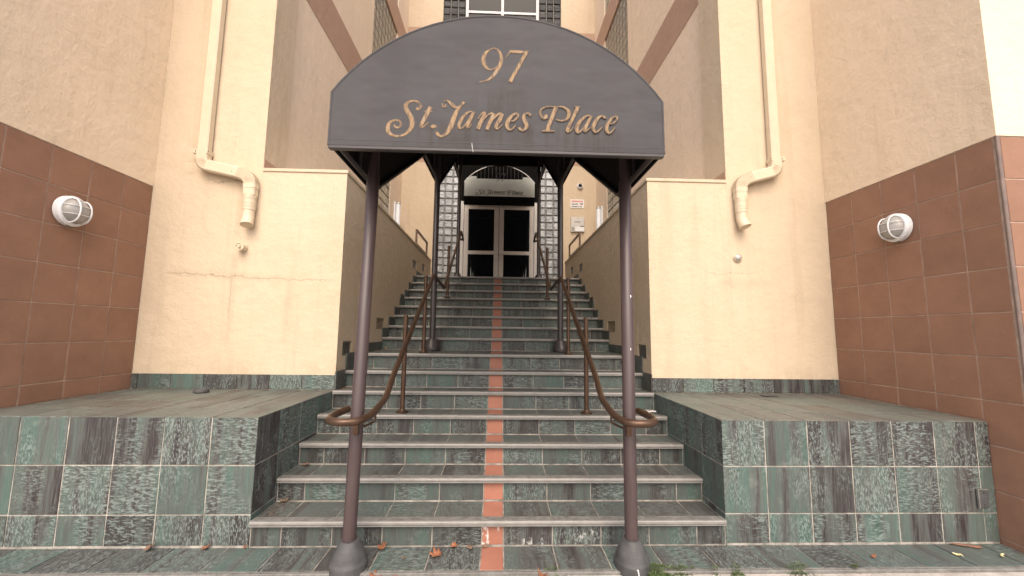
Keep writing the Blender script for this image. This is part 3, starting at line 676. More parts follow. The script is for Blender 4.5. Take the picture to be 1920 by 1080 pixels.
# lettering: strokes given in millimetres on the front panel (x, z, stroke width)
LT = {}
LT['name']=[
 [-473,2660,16.3,-462,2659,17.8,-452,2666,13.8,-449,2679,12.4,-459,2695,11.1,-479,2705,10.4,-500,2704,11.1,-519,2697,14.8,-533,2680,21.0,-531,2659,23.5,-517,2633,24.7,-502,2606,26.0,-493,2580,26.0,-496,2551,23.5,-510,2524,18.5,-532,2503,13.6,-559,2493,11.1,-584,2492,11.1,-609,2501,16.1,-625,2517,21.0,-629,2538,21.0,-624,2562,18.5,-610,2578,13.6,-588,2586,11.1,-567,2582,10.4,-557,2567,9.4,-559,2551,9.9,-573,2542,11.1,-589,2548,9.9,-594,2561,4.9],
 [-392,2672,22.2,-409,2636,22.2,-427,2595,21.0,-440,2566,18.5,-442,2550,14.8,-428,2553,7.4,-414,2567,5.4,-402,2578,3.7],
 [-425,2645,5.4,-404,2643,4.4,-384,2644,6.9],
 [-389,2554,2.5,-384,2554,13.6,-378,2555,19.3,-372,2555,21.8,-366,2555,19.3,-359,2555,13.6,-355,2555,2.5],
 [-202,2708,14.8,-213,2694,13.6,-228,2674,14.8,-243,2650,19.8,-254,2622,23.5,-263,2595,26.0,-270,2568,27.2,-282,2541,24.7,-294,2520,19.8,-309,2505,13.6,-326,2498,11.1,-341,2504,14.8,-349,2515,17.3,-349,2522,12.4],
 [-325,2695,5.4,-324,2682,6.9,-314,2673,6.9,-305,2681,5.4,-312,2689,4.4],
 [-316,2707,4.0,-300,2713,5.4,-284,2702,14.8,-266,2685,19.8,-248,2674,14.8,-233,2677,7.4],
 [-156,2650,7.4,-171,2649,8.7,-188,2638,13.6,-206,2616,16.1,-220,2589,18.5,-228,2564,17.3,-222,2549,12.4,-207,2552,7.4,-189,2574,6.9,-170,2606,6.2,-155,2634,6.2],
 [-143,2648,14.8,-155,2626,17.3,-167,2596,17.3,-177,2569,17.3,-179,2555,12.4,-169,2558,6.2,-156,2575,3.5],
 [-119,2608,4.9,-104,2635,5.4,-89,2648,7.4,-79,2646,9.9],
 [-83,2647,16.3,-89,2622,19.8,-104,2590,21.0,-119,2546,21.0],
 [-94,2598,4.9,-76,2620,6.9,-59,2637,7.9,-38,2646,9.9],
 [-32,2643,16.3,-40,2616,19.8,-55,2583,19.8,-68,2545,17.3],
 [-48,2589,4.9,-25,2619,9.9,-5,2639,12.4,13,2645,11.4],
 [19,2643,14.8,8,2615,21.0,-7,2585,19.8,-17,2563,16.1,-11,2551,8.7,4,2561,5.4,19,2576,3.7],
 [71,2598,5.4,87,2604,6.9,103,2621,9.9,109,2637,11.1,100,2646,9.9,82,2639,13.6,62,2617,18.5,47,2586,21.0,48,2562,17.3,60,2548,11.1,78,2554,6.9,95,2576,4.0],
 [174,2636,12.4,179,2643,11.1,164,2650,8.7,146,2641,14.8,141,2622,18.5,149,2600,21.0,158,2579,19.8,154,2560,16.1,137,2546,11.1,121,2553,12.4,115,2563,13.6],
 [272,2645,9.9,269,2631,21.0,254,2625,14.8,241,2639,11.1,236,2657,9.4,243,2677,7.4,261,2688,6.2,285,2695,5.4,308,2695,4.9,341,2696,5.4,365,2696,8.7,388,2684,13.6,402,2666,18.5,401,2641,18.5,388,2622,12.4,367,2612,7.9,347,2612,6.2,329,2617,4.4],
 [328,2692,22.2,313,2652,21.0,298,2611,19.8,285,2578,19.8,279,2549,24.7],
 [247,2546,5.9,282,2546,6.4,317,2547,5.9],
 [455,2699,19.8,442,2667,18.5,427,2631,17.3,411,2598,16.1,398,2568,18.5,394,2549,16.3,408,2551,7.4,421,2563,4.9,426,2573,3.5],
 [437,2699,3.5,451,2698,4.9,466,2699,4.0],
 [528,2645,6.2,510,2646,8.7,489,2633,12.4,468,2611,17.3,452,2583,21.0,448,2556,19.8,457,2544,12.4,475,2557,6.9,496,2585,6.2,517,2618,6.2],
 [535,2645,12.4,520,2618,16.1,504,2585,17.3,493,2560,17.3,496,2550,9.9,511,2561,5.4,525,2573,3.0],
 [611,2632,12.4,608,2642,10.4,593,2646,9.9,574,2636,13.6,559,2614,18.5,545,2586,19.8,544,2564,16.1,555,2547,8.7,573,2556,6.9,594,2578,4.4],
 [640,2600,4.9,657,2603,6.2,676,2620,7.9,684,2639,9.4,676,2646,7.4,655,2638,11.1,636,2613,14.8,623,2586,17.3,621,2564,17.3,632,2544,11.1,649,2553,6.9,670,2577,3.5],
]
LT['num']=[
 [-61,3037,7.4,-43,3047,4.9,-20,3042,8.7,-1,3020,13.6,7,2987,17.3,3,2951,21.0,-10,2923,19.8,-25,2894,18.5,-42,2872,16.1,-68,2849,11.1,-93,2840,5.4,-116,2835,5.9],
 [-56,3039,5.9,-81,3020,16.1,-94,2994,21.0,-97,2966,22.2,-90,2942,19.8,-74,2920,14.8,-54,2913,7.4,-33,2918,4.9,-18,2933,4.9],
 [35,2990,4.0,43,3005,5.9,56,3027,8.9],
 [56,3031,13.8,82,3030,17.3,116,3029,16.1,147,3030,12.4,166,3037,4.0],
 [154,3030,21.3,127,2975,18.5,102,2924,18.5,76,2873,19.8,61,2840,19.8],
]

def lettering(strokes, y, parent, mat, nm, fx=lambda x: x, fz=lambda z: z, fw=1.0, extra=0.0, th=0.004):
    b = MB(); k = 0
    for q in strokes:
        P = [(q[i] / 1000, q[i + 1] / 1000, q[i + 2] / 1000) for i in range(0, len(q), 3)]
        C_ = cat_rom(P, 5); n = len(C_); L, R2 = [], []
        # rounded ends
        for i, (x, z, w_) in enumerate(C_):
            a = C_[max(0, i - 1)]; c = C_[min(n - 1, i + 1)]; dx, dz = c[0] - a[0], c[1] - a[1]; d = math.hypot(dx, dz) or 1e-6
            nx, nz = -dz / d, dx / d; hw = max(0.0012, w_ / 2) + extra
            if extra and i in (0, n - 1): x += (-1 if i == 0 else 1) * dx / d * extra; z += (-1 if i == 0 else 1) * dz / d * extra
            L.append((fx(x + nx * hw * fw), fz(z + nz * hw * fw))); R2.append((fx(x - nx * hw * fw), fz(z - nz * hw * fw)))
        ya = y; yb = y - th - k * 0.00025; k += 1
        vs = [(p[0], yb, p[1]) for p in L] + [(p[0], yb, p[1]) for p in R2] + [(p[0], ya, p[1]) for p in L] + [(p[0], ya, p[1]) for p in R2]
        fs = []
        for i in range(n - 1):
            fs += [(i, i + 1, n + i + 1, n + i), (i, 2 * n + i, 2 * n + i + 1, i + 1), (n + i, n + i + 1, 3 * n + i + 1, 3 * n + i)]
        fs += [(0, n, 3 * n, 2 * n), (n - 1, 3 * n - 1 + n, 2 * n - 1, 2 * n - 1) if False else (n - 1, 3 * n - 1, 4 * n - 1, 2 * n - 1)]
        b.add(vs, fs)
    return b.build(nm, mat, parent)
for key, nm in (('num', 'numerals'), ('name', 'lettering')):
    lo = lettering(LT[key], YC, front, 'letter_edge', nm + '_outline', extra=0.0028, th=0.0006)
    lettering(LT[key], YC - 0.0012, front, 'gold', nm, extra=-0.0008, th=0.0008)

# rear arched sign over the doors
YS = 9.30; K9 = YS / 8.80
def T9(v, y=None): return (v[0] * K9, 1.4 + (v[1] - 1.4) * K9)
rs = thing('arched_sign', (0, YS, 4.25), 'small grey arched sign over the entrance doors, reading 97 St. James Place', 'sign')
def arch2(hw, z0, zs_, zt_, n=24):
    rise = zt_ - zs_; r_ = (hw * hw + rise * rise) / (2 * rise); a0 = math.asin(hw / r_)
    return [(-hw, z0)] + [(r_ * math.sin(-a0 + 2 * a0 * i / n), zt_ - r_ + r_ * math.cos(-a0 + 2 * a0 * i / n)) for i in range(n + 1)] + [(hw, z0)]
MB().prism([T9(q) for q in arch2(0.80, 4.425, 4.755, 5.16)], 'Y', YS + 0.02, YS + 0.04).build('dark_backing', 'black', rs)
pn = [(-0.795, 4.43), (0.795, 4.43), (0.795, 4.77), (0.65, 4.89), (0.525, 4.89), (0.525, 4.835), (-0.525, 4.835), (-0.525, 4.89), (-0.65, 4.89), (-0.795, 4.77)]
spn = MB().prism([T9(q) for q in pn], 'Y', YS, YS + 0.0195).build('sign_panel', 'signgrey', rs)
MB().box(-0.845, 0.845, YS - 0.01, YS + 0.10, T9((0, 4.25))[1], T9((0, 4.424))[1]).build('valance', 'black', rs)
A2 = [T9(q) for q in arch2(0.80, 4.425, 4.755, 5.16)[1:-1]]
MB().prism([T9(q) for q in arch2(0.80, 4.74, 4.755, 5.16)], 'Y', YS + 0.041, YS + 0.10).build('hood', 'black', rs)  # blacked: the shade above the arch is put into its colour
for a, b in ((0, 9), (16, 25)): MB().tube([(x, YS + 0.01, z) for x, z in A2[a:b]], 0.012, 8).build('white_edge', 'white', rs)  # white tubes paint in the daylight along the arch rim
MB().tube([(x, YS + 0.01, z) for x, z in A2[8:17]], 0.012, 8).build('dark_edge', 'base', rs)
for i in range(13):
    x = -0.51 + i * 0.085; zt_ = min(5.13, 5.145 - x * x * 0.63)
    MB().tube([(x * K9, YS + 0.008, T9((0, 4.84))[1]), (x * K9, YS + 0.008, T9((0, zt_))[1])], 0.0075, 6).build('bar', 'base', rs)
xs_ = [v for q in LT['name'] for v in q[0::3]]; x0_, x1_ = min(xs_) / 1000, max(xs_) / 1000
kx = 1.07 / (x1_ - x0_)
lettering(LT['name'], YS, spn, 'letter_dark', 'lettering', lambda x: (-0.535 + (x - x0_) * kx) * K9, lambda z: 1.4 + (4.45 + (z - 2.50) * kx * 0.80 - 1.4) * K9, 0.75, th=0.004)
lettering(LT['num'], YS - 0.001, spn, 'base', 'numerals', lambda x: (-0.09 + (x + 0.12) * 0.80) * K9, lambda z: 1.4 + (4.77 + (z - 2.83) * 0.95 - 1.4) * K9, 0.8, th=0.004)

# ------------------------------------------------------------------ handrails
def fillet(P, r=0.05, n=5):
    P = [Vector(p) for p in P]; out = [P[0]]
    for i in range(1, len(P) - 1):
        a = (P[i - 1] - P[i]); b = (P[i + 1] - P[i]); d = min(r, a.length * 0.45, b.length * 0.45)
        p1 = P[i] + a.normalized() * d; p2 = P[i] + b.normalized() * d
        for k in range(n + 1):
            t = k / n; out.append(p1 * (1 - t) ** 2 + P[i] * 2 * t * (1 - t) + p2 * t * t)
    out.append(P[-1]); return out
for s in (-1, 1):
    side = 'left' if s < 0 else 'right'
    hr = thing('handrail', (s * 0.8, 2.6, 0), 'bronze tube handrail on the %s of the steps, curling round the %s front canopy post' % (side, side), 'handrail', 'bronze handrails up the steps')
    lo = [(0.955, 2.72, 0.885), (0.985, 2.56, 0.878), (0.965, 2.44, 0.872), (0.88, 2.405, 0.868), (0.79, 2.44, 0.868), (0.765, 2.60, 0.872), (0.775, 2.95, 0.915), (0.80, 3.22, 1.04), (0.80, 5.02, 2.09), (0.80, 6.0, 2.04), (0.80, 8.42, 3.51), (0.80, 8.95, 3.44), (0.80, 7.95, 3.24)]
    pts = fillet([(s * x, y, z) for x, y, z in lo[:8]] + [(s * 0.80, 4.6, 1.845)], 0.09, 6)[:-1] + fillet([(s * 0.80, 4.6, 1.845)] + [(s * x, y, z) for x, y, z in lo[8:]], 0.03, 4)
    MB().tube(pts, 0.0225, 14).build('rail', 'bronze', hr)
    for (x, y, zb, zt) in ((0.852, 3.82, 4 * RI, 1.545), (0.855, 4.80, ZL, 2.06), (0.84, 6.75, 12 * RI, 2.84)):
        p = MB().lathe((s * x, y, zb), [(0.0215, 0.0), (0.0215, zt - zb - 0.012), (0.017, zt - zb - 0.003), (0.008, zt - zb)], n=16).build('post', 'bronze', hr)
        MB().lathe((s * x, y, zb + 0.0025), [(0.052, 0), (0.052, 0.009), (0.044, 0.016), (0.026, 0.018), (0.023, 0.03)], n=24).build('flange', 'bronze', p)
        # bracket to the rail
        zr = {3.82: 1.39, 4.80: 1.962, 6.75: 2.497}[y]
        MB().tube([(s * (x - .015), y, zr - 0.05), (s * 0.81, y, zr - 0.055), (s * 0.80, y, zr - 0.02)], 0.007, 8).build('bracket', 'bronze', p)
    MB().tube([(s * 0.83, 2.555, 0.80), (s * 0.80, 2.68, 0.80), (s * 0.775, 2.72, 0.81), (s * 0.775, 2.72, 0.87)], 0.0075, 8).box(s * 0.818, s * 0.848, 2.525, 2.56, 0.77, 0.845).build('bracket', 'bronze', hr)

for s in (-1, 1):
    g = thing('guard_rail', (s * 1.66, 8.6, ZW + 0.035), 'small brown guard rail on top of the %s stair wall near the doors' % ('left' if s < 0 else 'right'), 'guard rail', 'small guard rails on the stair walls')
    x = s * 1.66; ya, yb = (8.02, 9.2)
    def sq(a, b, nm):
        MB().tube([a, b], 0.0, rect=[(-.018, -.018), (.018, -.018), (.018, .018), (-.018, .018)]).build(nm, 'bronze', g)
    sq((x, ya, ZW + 0.035), (x, ya, 3.40), 'post'); sq((x, yb, ZW + 0.035), (x, yb, 3.40), 'post'); sq((x, ya - 0.018, 3.418), (x, yb + 0.018, 3.418), 'top_bar'); sq((x, ya + 0.018, 3.13), (x, yb - 0.018, 3.13), 'lower_bar')

# ------------------------------------------------------------------ downspouts and caps
for s in (-1, 1):
    side = 'left' if s < 0 else 'right'
    d = thing('downspout', (s * 2.6, Y2, 2.2), 'cream painted downspout on the %s pier, bending %s to a short outlet' % (side, 'right' if s < 0 else 'left'), 'downspout', 'cream downspouts on the piers')
    y = Y2 - 0.052; xa = 2.985 if s < 0 else 2.925; xb = 2.49 if s < 0 else 2.53
    rect = [(-0.052, -0.030), (-0.040, -0.040), (0.040, -0.040), (0.052, -0.030), (0.052, 0.030), (0.040, 0.040), (-0.040, 0.040), (-0.052, 0.030)]
    zt = 3.15 if s < 0 else 3.24
    MB().tube([(s * xa, y, ZTOP - 0.3), (s * xa, y, zt)], 0, rect=rect, up=(0, 1, 0)).build('pipe', 'pipe', d)
    el = fillet([(s * xa, y - 0.004, zt + 0.03), (s * xa, y - 0.004, zt - 0.12), (s * (xb + 0.10), y - 0.008, zt - 0.235 + 0.03), (s * xb, y - 0.008, zt - 0.26), (s * xb, y - 0.008, zt - 0.43)], 0.11, 9)
    e = MB().tube(el, 0, rect=[(a * 1.10, b * 1.10) for a, b in rect], up=(0, 1, 0)).build('elbow', 'pipe', d)
    # corrugations on the bends
    for i in list(range(2, 9)) + list(range(13, 31)):
        if i + 1 < len(el): MB().tube([el[i], el[i].lerp(el[i + 1], 0.4)], 0, rect=[(a * 1.17, b * 1.17) for a, b in rect], up=(0, 1, 0)).build('rib', 'pipe', e)
    MB().box(s * (xa - 0.062), s * (xa + 0.085), y - 0.047, y + 0.05, zt - 0.015, zt + 0.028).build('strap', 'pipe', d, bevel=0.003)
    zo = zt - 0.43
    MB().tube([(s * xb, y - 0.008, zo + 0.02), (s * xb, y - 0.008, zo - 0.15)], 0.058, 20).build('coupling', 'pipe', d)
    for k in (0.0, 0.055, 0.085): MB().tube([(s * xb, y - 0.008, zo - 0.02 - k), (s * xb, y - 0.008, zo - 0.032 - k)], 0.0605, 20).build('clamp', 'pipe', d)
    MB().tube(fillet([(s * xb, y - 0.008, zo - 0.145), (s * xb, y - 0.012, zo - 0.23), (s * (xb - (0.012 if s < 0 else -0.012)), y - 0.042, zo - 0.30)], 0.07, 8), 0.0535, 20).build('outlet', 'pipe', d)
    c0, c1 = Vector((s * (xb - (0.006 if s < 0 else -0.006)), y - 0.035, zo - 0.268)), Vector((s * (xb - (0.013 if s < 0 else -0.013)), y - 0.047, zo - 0.308))
    MB().tube([c0.lerp(c1, 0.25), c1], 0.0575, 20).build('collar', 'pipe', d)
    scb = MB()
    for (dx, dz) in ((-0.075, 0.006), (0.05, 0.006), (-0.32 if s < 0 else -0.30, -0.20)): scb.lathe((s * (xa + dx), y - 0.050, zt + dz), [(0.006, 0), (0.004, 0.004)], axis='Y', n=8, flip=-1)
    scb.build('screw', 'screw', d)
# pipe plugs
t = thing('pipe_plug', (-2.52, Y2, 2.17), 'cream round pipe plug with square nut, sticking out below the left downspout', 'pipe plug')
MB().lathe((-2.545, Y2, 2.20), [(0.043, 0), (0.040, 0.02), (0.037, 0.024), (0.037, 0.045), (0.041, 0.047), (0.041, 0.075), (0.034, 0.077), (0.033, 0.068)], axis='Y', flip=-1).build('pipe', 'pipe', t)
MB().box(-2.555, -2.532, Y2 - 0.092, Y2 - 0.068, 2.19, 2.213).build('nut', 'pipe', t, bevel=0.002)
t = thing('wall_cleanout', (2.50, Y2, 2.17), 'round cream cleanout cover with a chrome centre, flush below the right downspout', 'pipe cap')
MB().lathe((2.50, Y2, 2.195), [(0.047, 0), (0.047, 0.014), (0.040, 0.022), (0.038, 0.016)], axis='Y', flip=-1).build('ring', 'pipe', t)
MB().lathe((2.50, Y2 - 0.014, 2.195), [(0.036, 0), (0.034, 0.01), (0.020, 0.022), (0.006, 0.026)], axis='Y', flip=-1).build('boss', 'steel', t)

# ------------------------------------------------------------------ bulkhead lamps
for s in (-1, 1):
    side = 'left' if s < 0 else 'right'
    L = thing('wall_lamp', (s * XO, 3.30, 2.32), 'round white caged bulkhead lamp on the %s red tiled wall' % side, 'wall lamp', 'caged bulkhead lamps')
    f = -s; X = s * (XO - 0.001); yc, zc = 3.30, 2.325 + (0.015 if s > 0 else 0)
    MB().lathe((X, yc, zc), [(0.118, 0), (0.124, 0.006), (0.124, 0.045), (0.112, 0.058), (0.103, 0.060), (0.100, 0.052)], axis='X', flip=f).build('housing', 'white', L)
    dome = [(0.100 * math.cos(a), 0.052 + 0.085 * math.sin(a)) for a in [i * math.pi / 2 / 9 for i in range(10)]]; dome[-1] = (0.004, dome[-1][1])
    MB().lathe((X, yc, zc), dome, axis='X', flip=f, round_=True).build('diffuser', 'diffuser', L)
    for dy in (-0.040, 0.052):
        h = math.sqrt(0.108 ** 2 - dy * dy)
        pts = [(X + f * (0.050 + 0.098 * (abs(math.sin(a)) ** 0.75) * (h / 0.108)), yc + dy, zc + h * math.cos(a)) for a in [math.pi * i / 14 for i in range(15)]]
        MB().tube(pts, 0.0062, 8).build('cage_hoop', 'white', L)
    for dz in (-0.035, 0.035):
        h = math.sqrt(0.104 ** 2 - dz * dz)
        pts = [(X + f * (0.052 + 0.095 * (abs(math.sin(a)) ** 0.75) * (h / 0.108)), yc + h * math.cos(a), zc + dz) for a in [math.pi * i / 14 for i in range(15)]]
        MB().tube(pts, 0.0028, 6).build('cage_wire', 'white', L)
    MB().box(X + f * 0.02, X + f * 0.04, yc - 0.02, yc + 0.02, zc - 0.134, zc - 0.118).build('hinge', 'screw', L)

# tube lights beside the doors
for s in (-1, 1):
    t = thing('tube_light', (s * XR_, 9.45, 3.3), 'white vertical tube light on the %s side wall beside the glass block strip' % ('left' if s < 0 else 'right'), 'tube light', 'vertical tube lights')
    MB().box(s * (XR_ - 0.001), s * (XR_ - 0.03), 9.30, 9.42, 3.1, 4.42).build('backplate', 'white', t)
    MB().tube([(s * (XR_ - 0.085), 9.36, 3.15), (s * (XR_ - 0.085), 9.36, 4.37)], 0.055, 16).build('diffuser', 'tube', t)
    for z in (3.13, 4.36): MB().tube([(s * (XR_ - 0.085), 9.36, z), (s * (XR_ - 0.085), 9.36, z + 0.05)], 0.060, 16).build('end_cap', 'steel', t)

# ------------------------------------------------------------------ sign, intercom, camera on the back wall
def text(s_, size, x, z, y, mat, parent, bold=0.0, sx=1.0):
    cu = bpy.data.curves.new('t', 'FONT'); cu.body = s_; cu.size = size; cu.extrude = 0.001; cu.offset = bold; cu.resolution_u = 2
    tmp = bpy.data.objects.new('t', cu); COL.objects.link(tmp); dg = bpy.context.evaluated_depsgraph_get()
    me = bpy.data.meshes.new_from_object(tmp.evaluated_get(dg)); bpy.data.objects.remove(tmp)
    me.materials.clear(); me.materials.append(M[mat]); o = bpy.data.objects.new('lettering', me); COL.objects.link(o)
    o.rotation_euler = (R(90), 0, 0); o.scale = (sx, 1, 1); place(o, (x, y, z), parent); return o
t = thing('security_sign', (1.985, YB, 4.54), 'small white sign reading Security Cameras in Use, above the intercom', 'sign')
sp_ = MB().box(1.81, 2.16, YB - 0.012, YB - 0.001, 4.545, 4.775).build('board', 'paper', t, bevel=0.003)
MB().box(1.835, 2.135, YB - 0.0132, YB - 0.0121, 4.70, 4.745).build('header', 'redink', sp_)
text('Security', 0.062, 1.845, 4.635, YB - 0.0135, 'ink', sp_, 0.0012, 0.8); text('Cameras in Use', 0.056, 1.838, 4.572, YB - 0.0135, 'ink', sp_, 0.0012, 0.74)
MB().box(2.065, 2.13, YB - 0.0135, YB - 0.0125, 4.645, 4.672).box(2.045, 2.063, YB - 0.0135, YB - 0.0125, 4.652, 4.666).box(2.09, 2.102, YB - 0.0135, YB - 0.0125, 4.632, 4.645).build('camera_symbol', 'ink', sp_)
t = thing('intercom', (1.985, YB, 3.9), 'metal intercom panel with slot and keypad on the cream wall right of the doors', 'intercom')
ic = MB().box(1.815, 2.155, YB - 0.06, YB - 0.001, 3.92, 4.30).build('casing', 'steel', t, bevel=0.006)
MB().box(1.90, 2.05, YB - 0.062, YB - 0.0605, 4.165, 4.18).build('slot', 'ink', ic)
MB().box(1.92, 2.15, YB - 0.066, YB - 0.0605, 3.93, 4.04).build('keypad', 'white', ic)
scb = MB()
for i in range(4):
    for j in range(3): scb.box(1.835 + j * 0.024, 1.850 + j * 0.024, YB - 0.0635, YB - 0.0605, 3.945 + i * 0.024, 3.96 + i * 0.024)
tag(scb.build('buttons', 'ink', ic), kind='stuff')
MB().box(2.05, 2.14, YB - 0.0615, YB - 0.0605, 4.055, 4.075).build('nameplate', 'ink', ic)
MB().lathe((1.985, YB - 0.0605, 4.265), [(0.01, 0), (0.008, 0.003)], axis='Y', flip=-1, n=10).build('lock', 'ink', ic)
t = thing('dome_camera', (2.055, YB, 5.04), 'white dome security camera with a black lens on the wall above the sign', 'camera')
MB().lathe((2.055, YB, 5.12), [(0.075, 0), (0.078, 0.02), (0.07, 0.05), (0.055, 0.062)], axis='Y', flip=-1).build('housing', 'white', t)
MB().lathe((2.055, YB - 0.055, 5.13), [(0.048, 0), (0.046, 0.02), (0.032, 0.042), (0.012, 0.052), (0.003, 0.053)], axis='Y', flip=-1, round_=True).build('dome', 'glass', t)
# metal plate on the right plinth
t = thing('cover_plate', (3.385, Y1, 0.24), 'grey metal cover plate screwed to the outer end of the right plinth', 'cover plate')
cp = MB().box(3.348, 3.422, Y1 - 0.012, Y1 - 0.0015, 0.236, 0.352).build('plate', 'base', t, bevel=0.003)
fr_ = MB().box(3.344, 3.352, Y1 - 0.014, Y1 - 0.002, 0.232, 0.356).box(3.352, 3.424, Y1 - 0.014, Y1 - 0.002, 0.352, 0.356).build('rim', 'nosing', cp)
for z in (0.255, 0.335): MB().lathe((3.385, Y1 - 0.012, z), [(0.005, 0), (0.004, 0.003)], axis='Y', flip=-1, n=8).build('screw', 'ink', cp)
# cap on the left plinth, drain on the right
t = tag(MB().lathe((-2.68, 3.84, HP + 0.001), [(0.060, 0), (0.062, 0.006), (0.060, 0.022), (0.050, 0.030), (0.046, 0.024), (0.02, 0.022)], n=24).build('rubber_cap', 'base'), 'dark round rubber cap lying on top of the left plinth', 'cap')
t = tag(MB().box(2.57, 2.71, 3.84, 3.92, HP + 0.001, HP + 0.006).build('drain_cover', 'base', bevel=0.002), 'flat dark drain cover set on top of the right plinth', 'drain cover')

# ------------------------------------------------------------------ litter, leaves and weeds
def leaf_mesh(seed, size):
    rr = random.Random(seed); pts = []
    lobes = [(0, 1.0), (14, 0.80), (28, 0.66), (42, 0.92), (58, 0.88), (76, 0.66), (98, 0.74), (118, 0.80), (145, 0.60), (172, 0.45)]
    full = [(a, r_) for a, r_ in lobes] + [(360 - a, r_) for a, r_ in lobes[:0:-1]]
    vs = [(0, 0, 0.0)]
    c1, c2 = rr.uniform(2, 5) / size * 0.12, rr.uniform(-3, 3) / size * 0.12
    for a, r_ in full:
        r_ *= size * rr.uniform(0.8, 1.15); x, y = r_ * math.cos(R(a)), r_ * math.sin(R(a)); vs.append((x, y, 0))
        vs.append((x * 0.5, y * 0.5, 0))
    n = len(full); out = []
    for (x, y, z) in vs: out.append((x, y, c1 * x * x * 2.2 + c2 * x * y * 2 + c1 * y * y * 0.8 + rr.uniform(0, 0.06) * size))
    fs = []
    for i in range(n):
        a, b = 1 + 2 * i, 1 + 2 * ((i + 1) % n); fs += [(0, a + 1, b + 1), (a + 1, a, b, b + 1)]
    return out, fs
def leaf(x, y, z, size, mat, label, rot, group='dry leaves on the steps and pavement'):
    vs, fs = leaf_mesh(int(x * 1000 + y * 77), size); b = MB(); c, s_ = math.cos(rot), math.sin(rot)
    up = [(x + vx * c - vy * s_, y + vx * s_ + vy * c, z + 0.004 + vz) for vx, vy, vz in vs]; m0 = min(p[2] for p in up)
    up = [(p[0], p[1], p[2] - m0 + z + 0.002) for p in up]
    b.smooth = True; b.add(up, fs); o = b.build('dry_leaf', mat); 
    mod = o.modifiers.new('t', 'SOLIDIFY'); mod.thickness = 0.0008
    return tag(o, label, 'leaf', group)
SWZ = -0.023
leaf(-0.345, 2.69, 0.002, 0.048, 'leaf', 'curled orange dry leaf lying on the platform tiles left of the orange stripe', 2.2)
leaf(-0.715, 2.77, 0.002, 0.041, 'leaf', 'orange dry leaf against the right side of the left post base', 0.4)
leaf(-0.955, 2.775, 0.002, 0.023, 'leaf', 'small orange leaf between the left post base and the bottom riser', 0.9)
leaf(-0.545, 2.66, 0.002, 0.016, 'leaf_grey', 'tiny pinkish leaf scrap on the tile between the two big leaves', 0.2)
leaf(-0.25, 2.79, 0.002, 0.027, 'leaf', 'small orange leaf against the bottom riser left of the stripe', 1.2)
leaf(-0.14, 2.775, 0.002, 0.027, 'leaf_grey', 'greyish leaf beside the orange stripe at the bottom riser', 3.0)
leaf(-0.055, 2.79, 0.002, 0.027, 'leaf_grey', 'curled brown leaf resting on the orange stripe at the bottom riser', 0.2)
leaf(-0.66, 2.50, SWZ, 0.051, 'leaf', 'long rust-coloured leaf on the pavement right of the left post', 2.9)
leaf(-0.56, 2.508, SWZ, 0.025, 'leaf', 'small rust leaf on the pavement edge beside the long leaf', 1.1)
leaf(0.30, 2.50, SWZ, 0.034, 'leaf', 'brown leaf on the pavement edge right of the stripe', 2.5)
leaf(-1.51, 3.10, RI + 0.002, 0.039, 'leaf_grey', 'brown leaf in the left corner of the first step', 0.6)
leaf(-1.50, 3.38, 2 * RI + 0.002, 0.039, 'leaf_grey', 'brown leaf in the left corner of the second step', 0.3)
leaf(-1.83, 2.79, 0.002, 0.034, 'leaf', 'flat orange leaf at the foot of the left plinth near the steps', 0.1)
leaf(-2.17, 2.78, 0.002, 0.039, 'leaf_grey', 'pale curled leaf at the foot of the left plinth', 0.3)
leaf(-1.59, 2.80, 0.002, 0.018, 'leaf', 'tiny orange leaf at the corner of the left plinth and bottom riser', 0.3)
leaf(2.42, 2.64, 0.002, 0.020, 'leaf', 'small brown leaf on the platform in front of the right plinth', 0.3)
leaf(-1.49, 5.42, ZL + 0.002, 0.045, 'leaf_grey', 'dark leaf on the landing by the left stair wall', 0.9)
leaf(-1.42, 4.92, ZL + 0.002, 0.034, 'leaf_grey', 'small leaf on the landing nearer the left wall edge', 0.2)
t = tag(MB().add([(3.10, 2.785, 0.010), (3.24, 2.735, 0.004), (3.28, 2.745, 0.002), (3.27, 2.765, 0.005), (3.10, 2.793, 0.002), (3.24, 2.742, 0.016), (3.275, 2.752, 0.013), (3.12, 2.788, 0.015)], [(0, 1, 2, 3, 4), (0, 7, 5, 1), (7, 6, 5), (5, 6, 2, 1), (6, 7, 4, 3), (6, 3, 2), (0, 4, 7)]).build('bark_scrap', 'wood'), 'long brown bark scrap lying at the foot of the right plinth', 'bark scrap')
for (x, y, a, lb) in ((2.98, 2.64, 0.7, 'small curved yellow scrap on the platform before the right plinth'), (3.30, 2.62, 2.2, 'pale yellow leaf scrap at the right end of the platform')):
    b = MB(); P = []
    for i in range(9):
        q = -0.9 + 1.8 * i / 8; P.append((x + 0.032 * math.cos(q + a), y + 0.032 * math.sin(q + a), 0.008 + 0.004 * math.sin(i)))
    tag(b.tube(P, [0.001 + 0.006 * math.sin(math.pi * i / 8) for i in range(9)], 6).build('yellow_scrap', 'leaf_yellow'), lb, 'leaf scrap')
b = MB(); rr = random.Random(4); P = [(1.43 + 0.008 * i + rr.uniform(-.006, .006), 3.86 + rr.uniform(-.02, .02), 4 * RI + 0.012 + rr.uniform(-.004, .008)) for i in range(12)]
tag(b.tube(P, 0.006, 6).build('paper_scrap', 'tissue'), 'twisted white paper scrap on the fourth step at the right end', 'paper scrap')
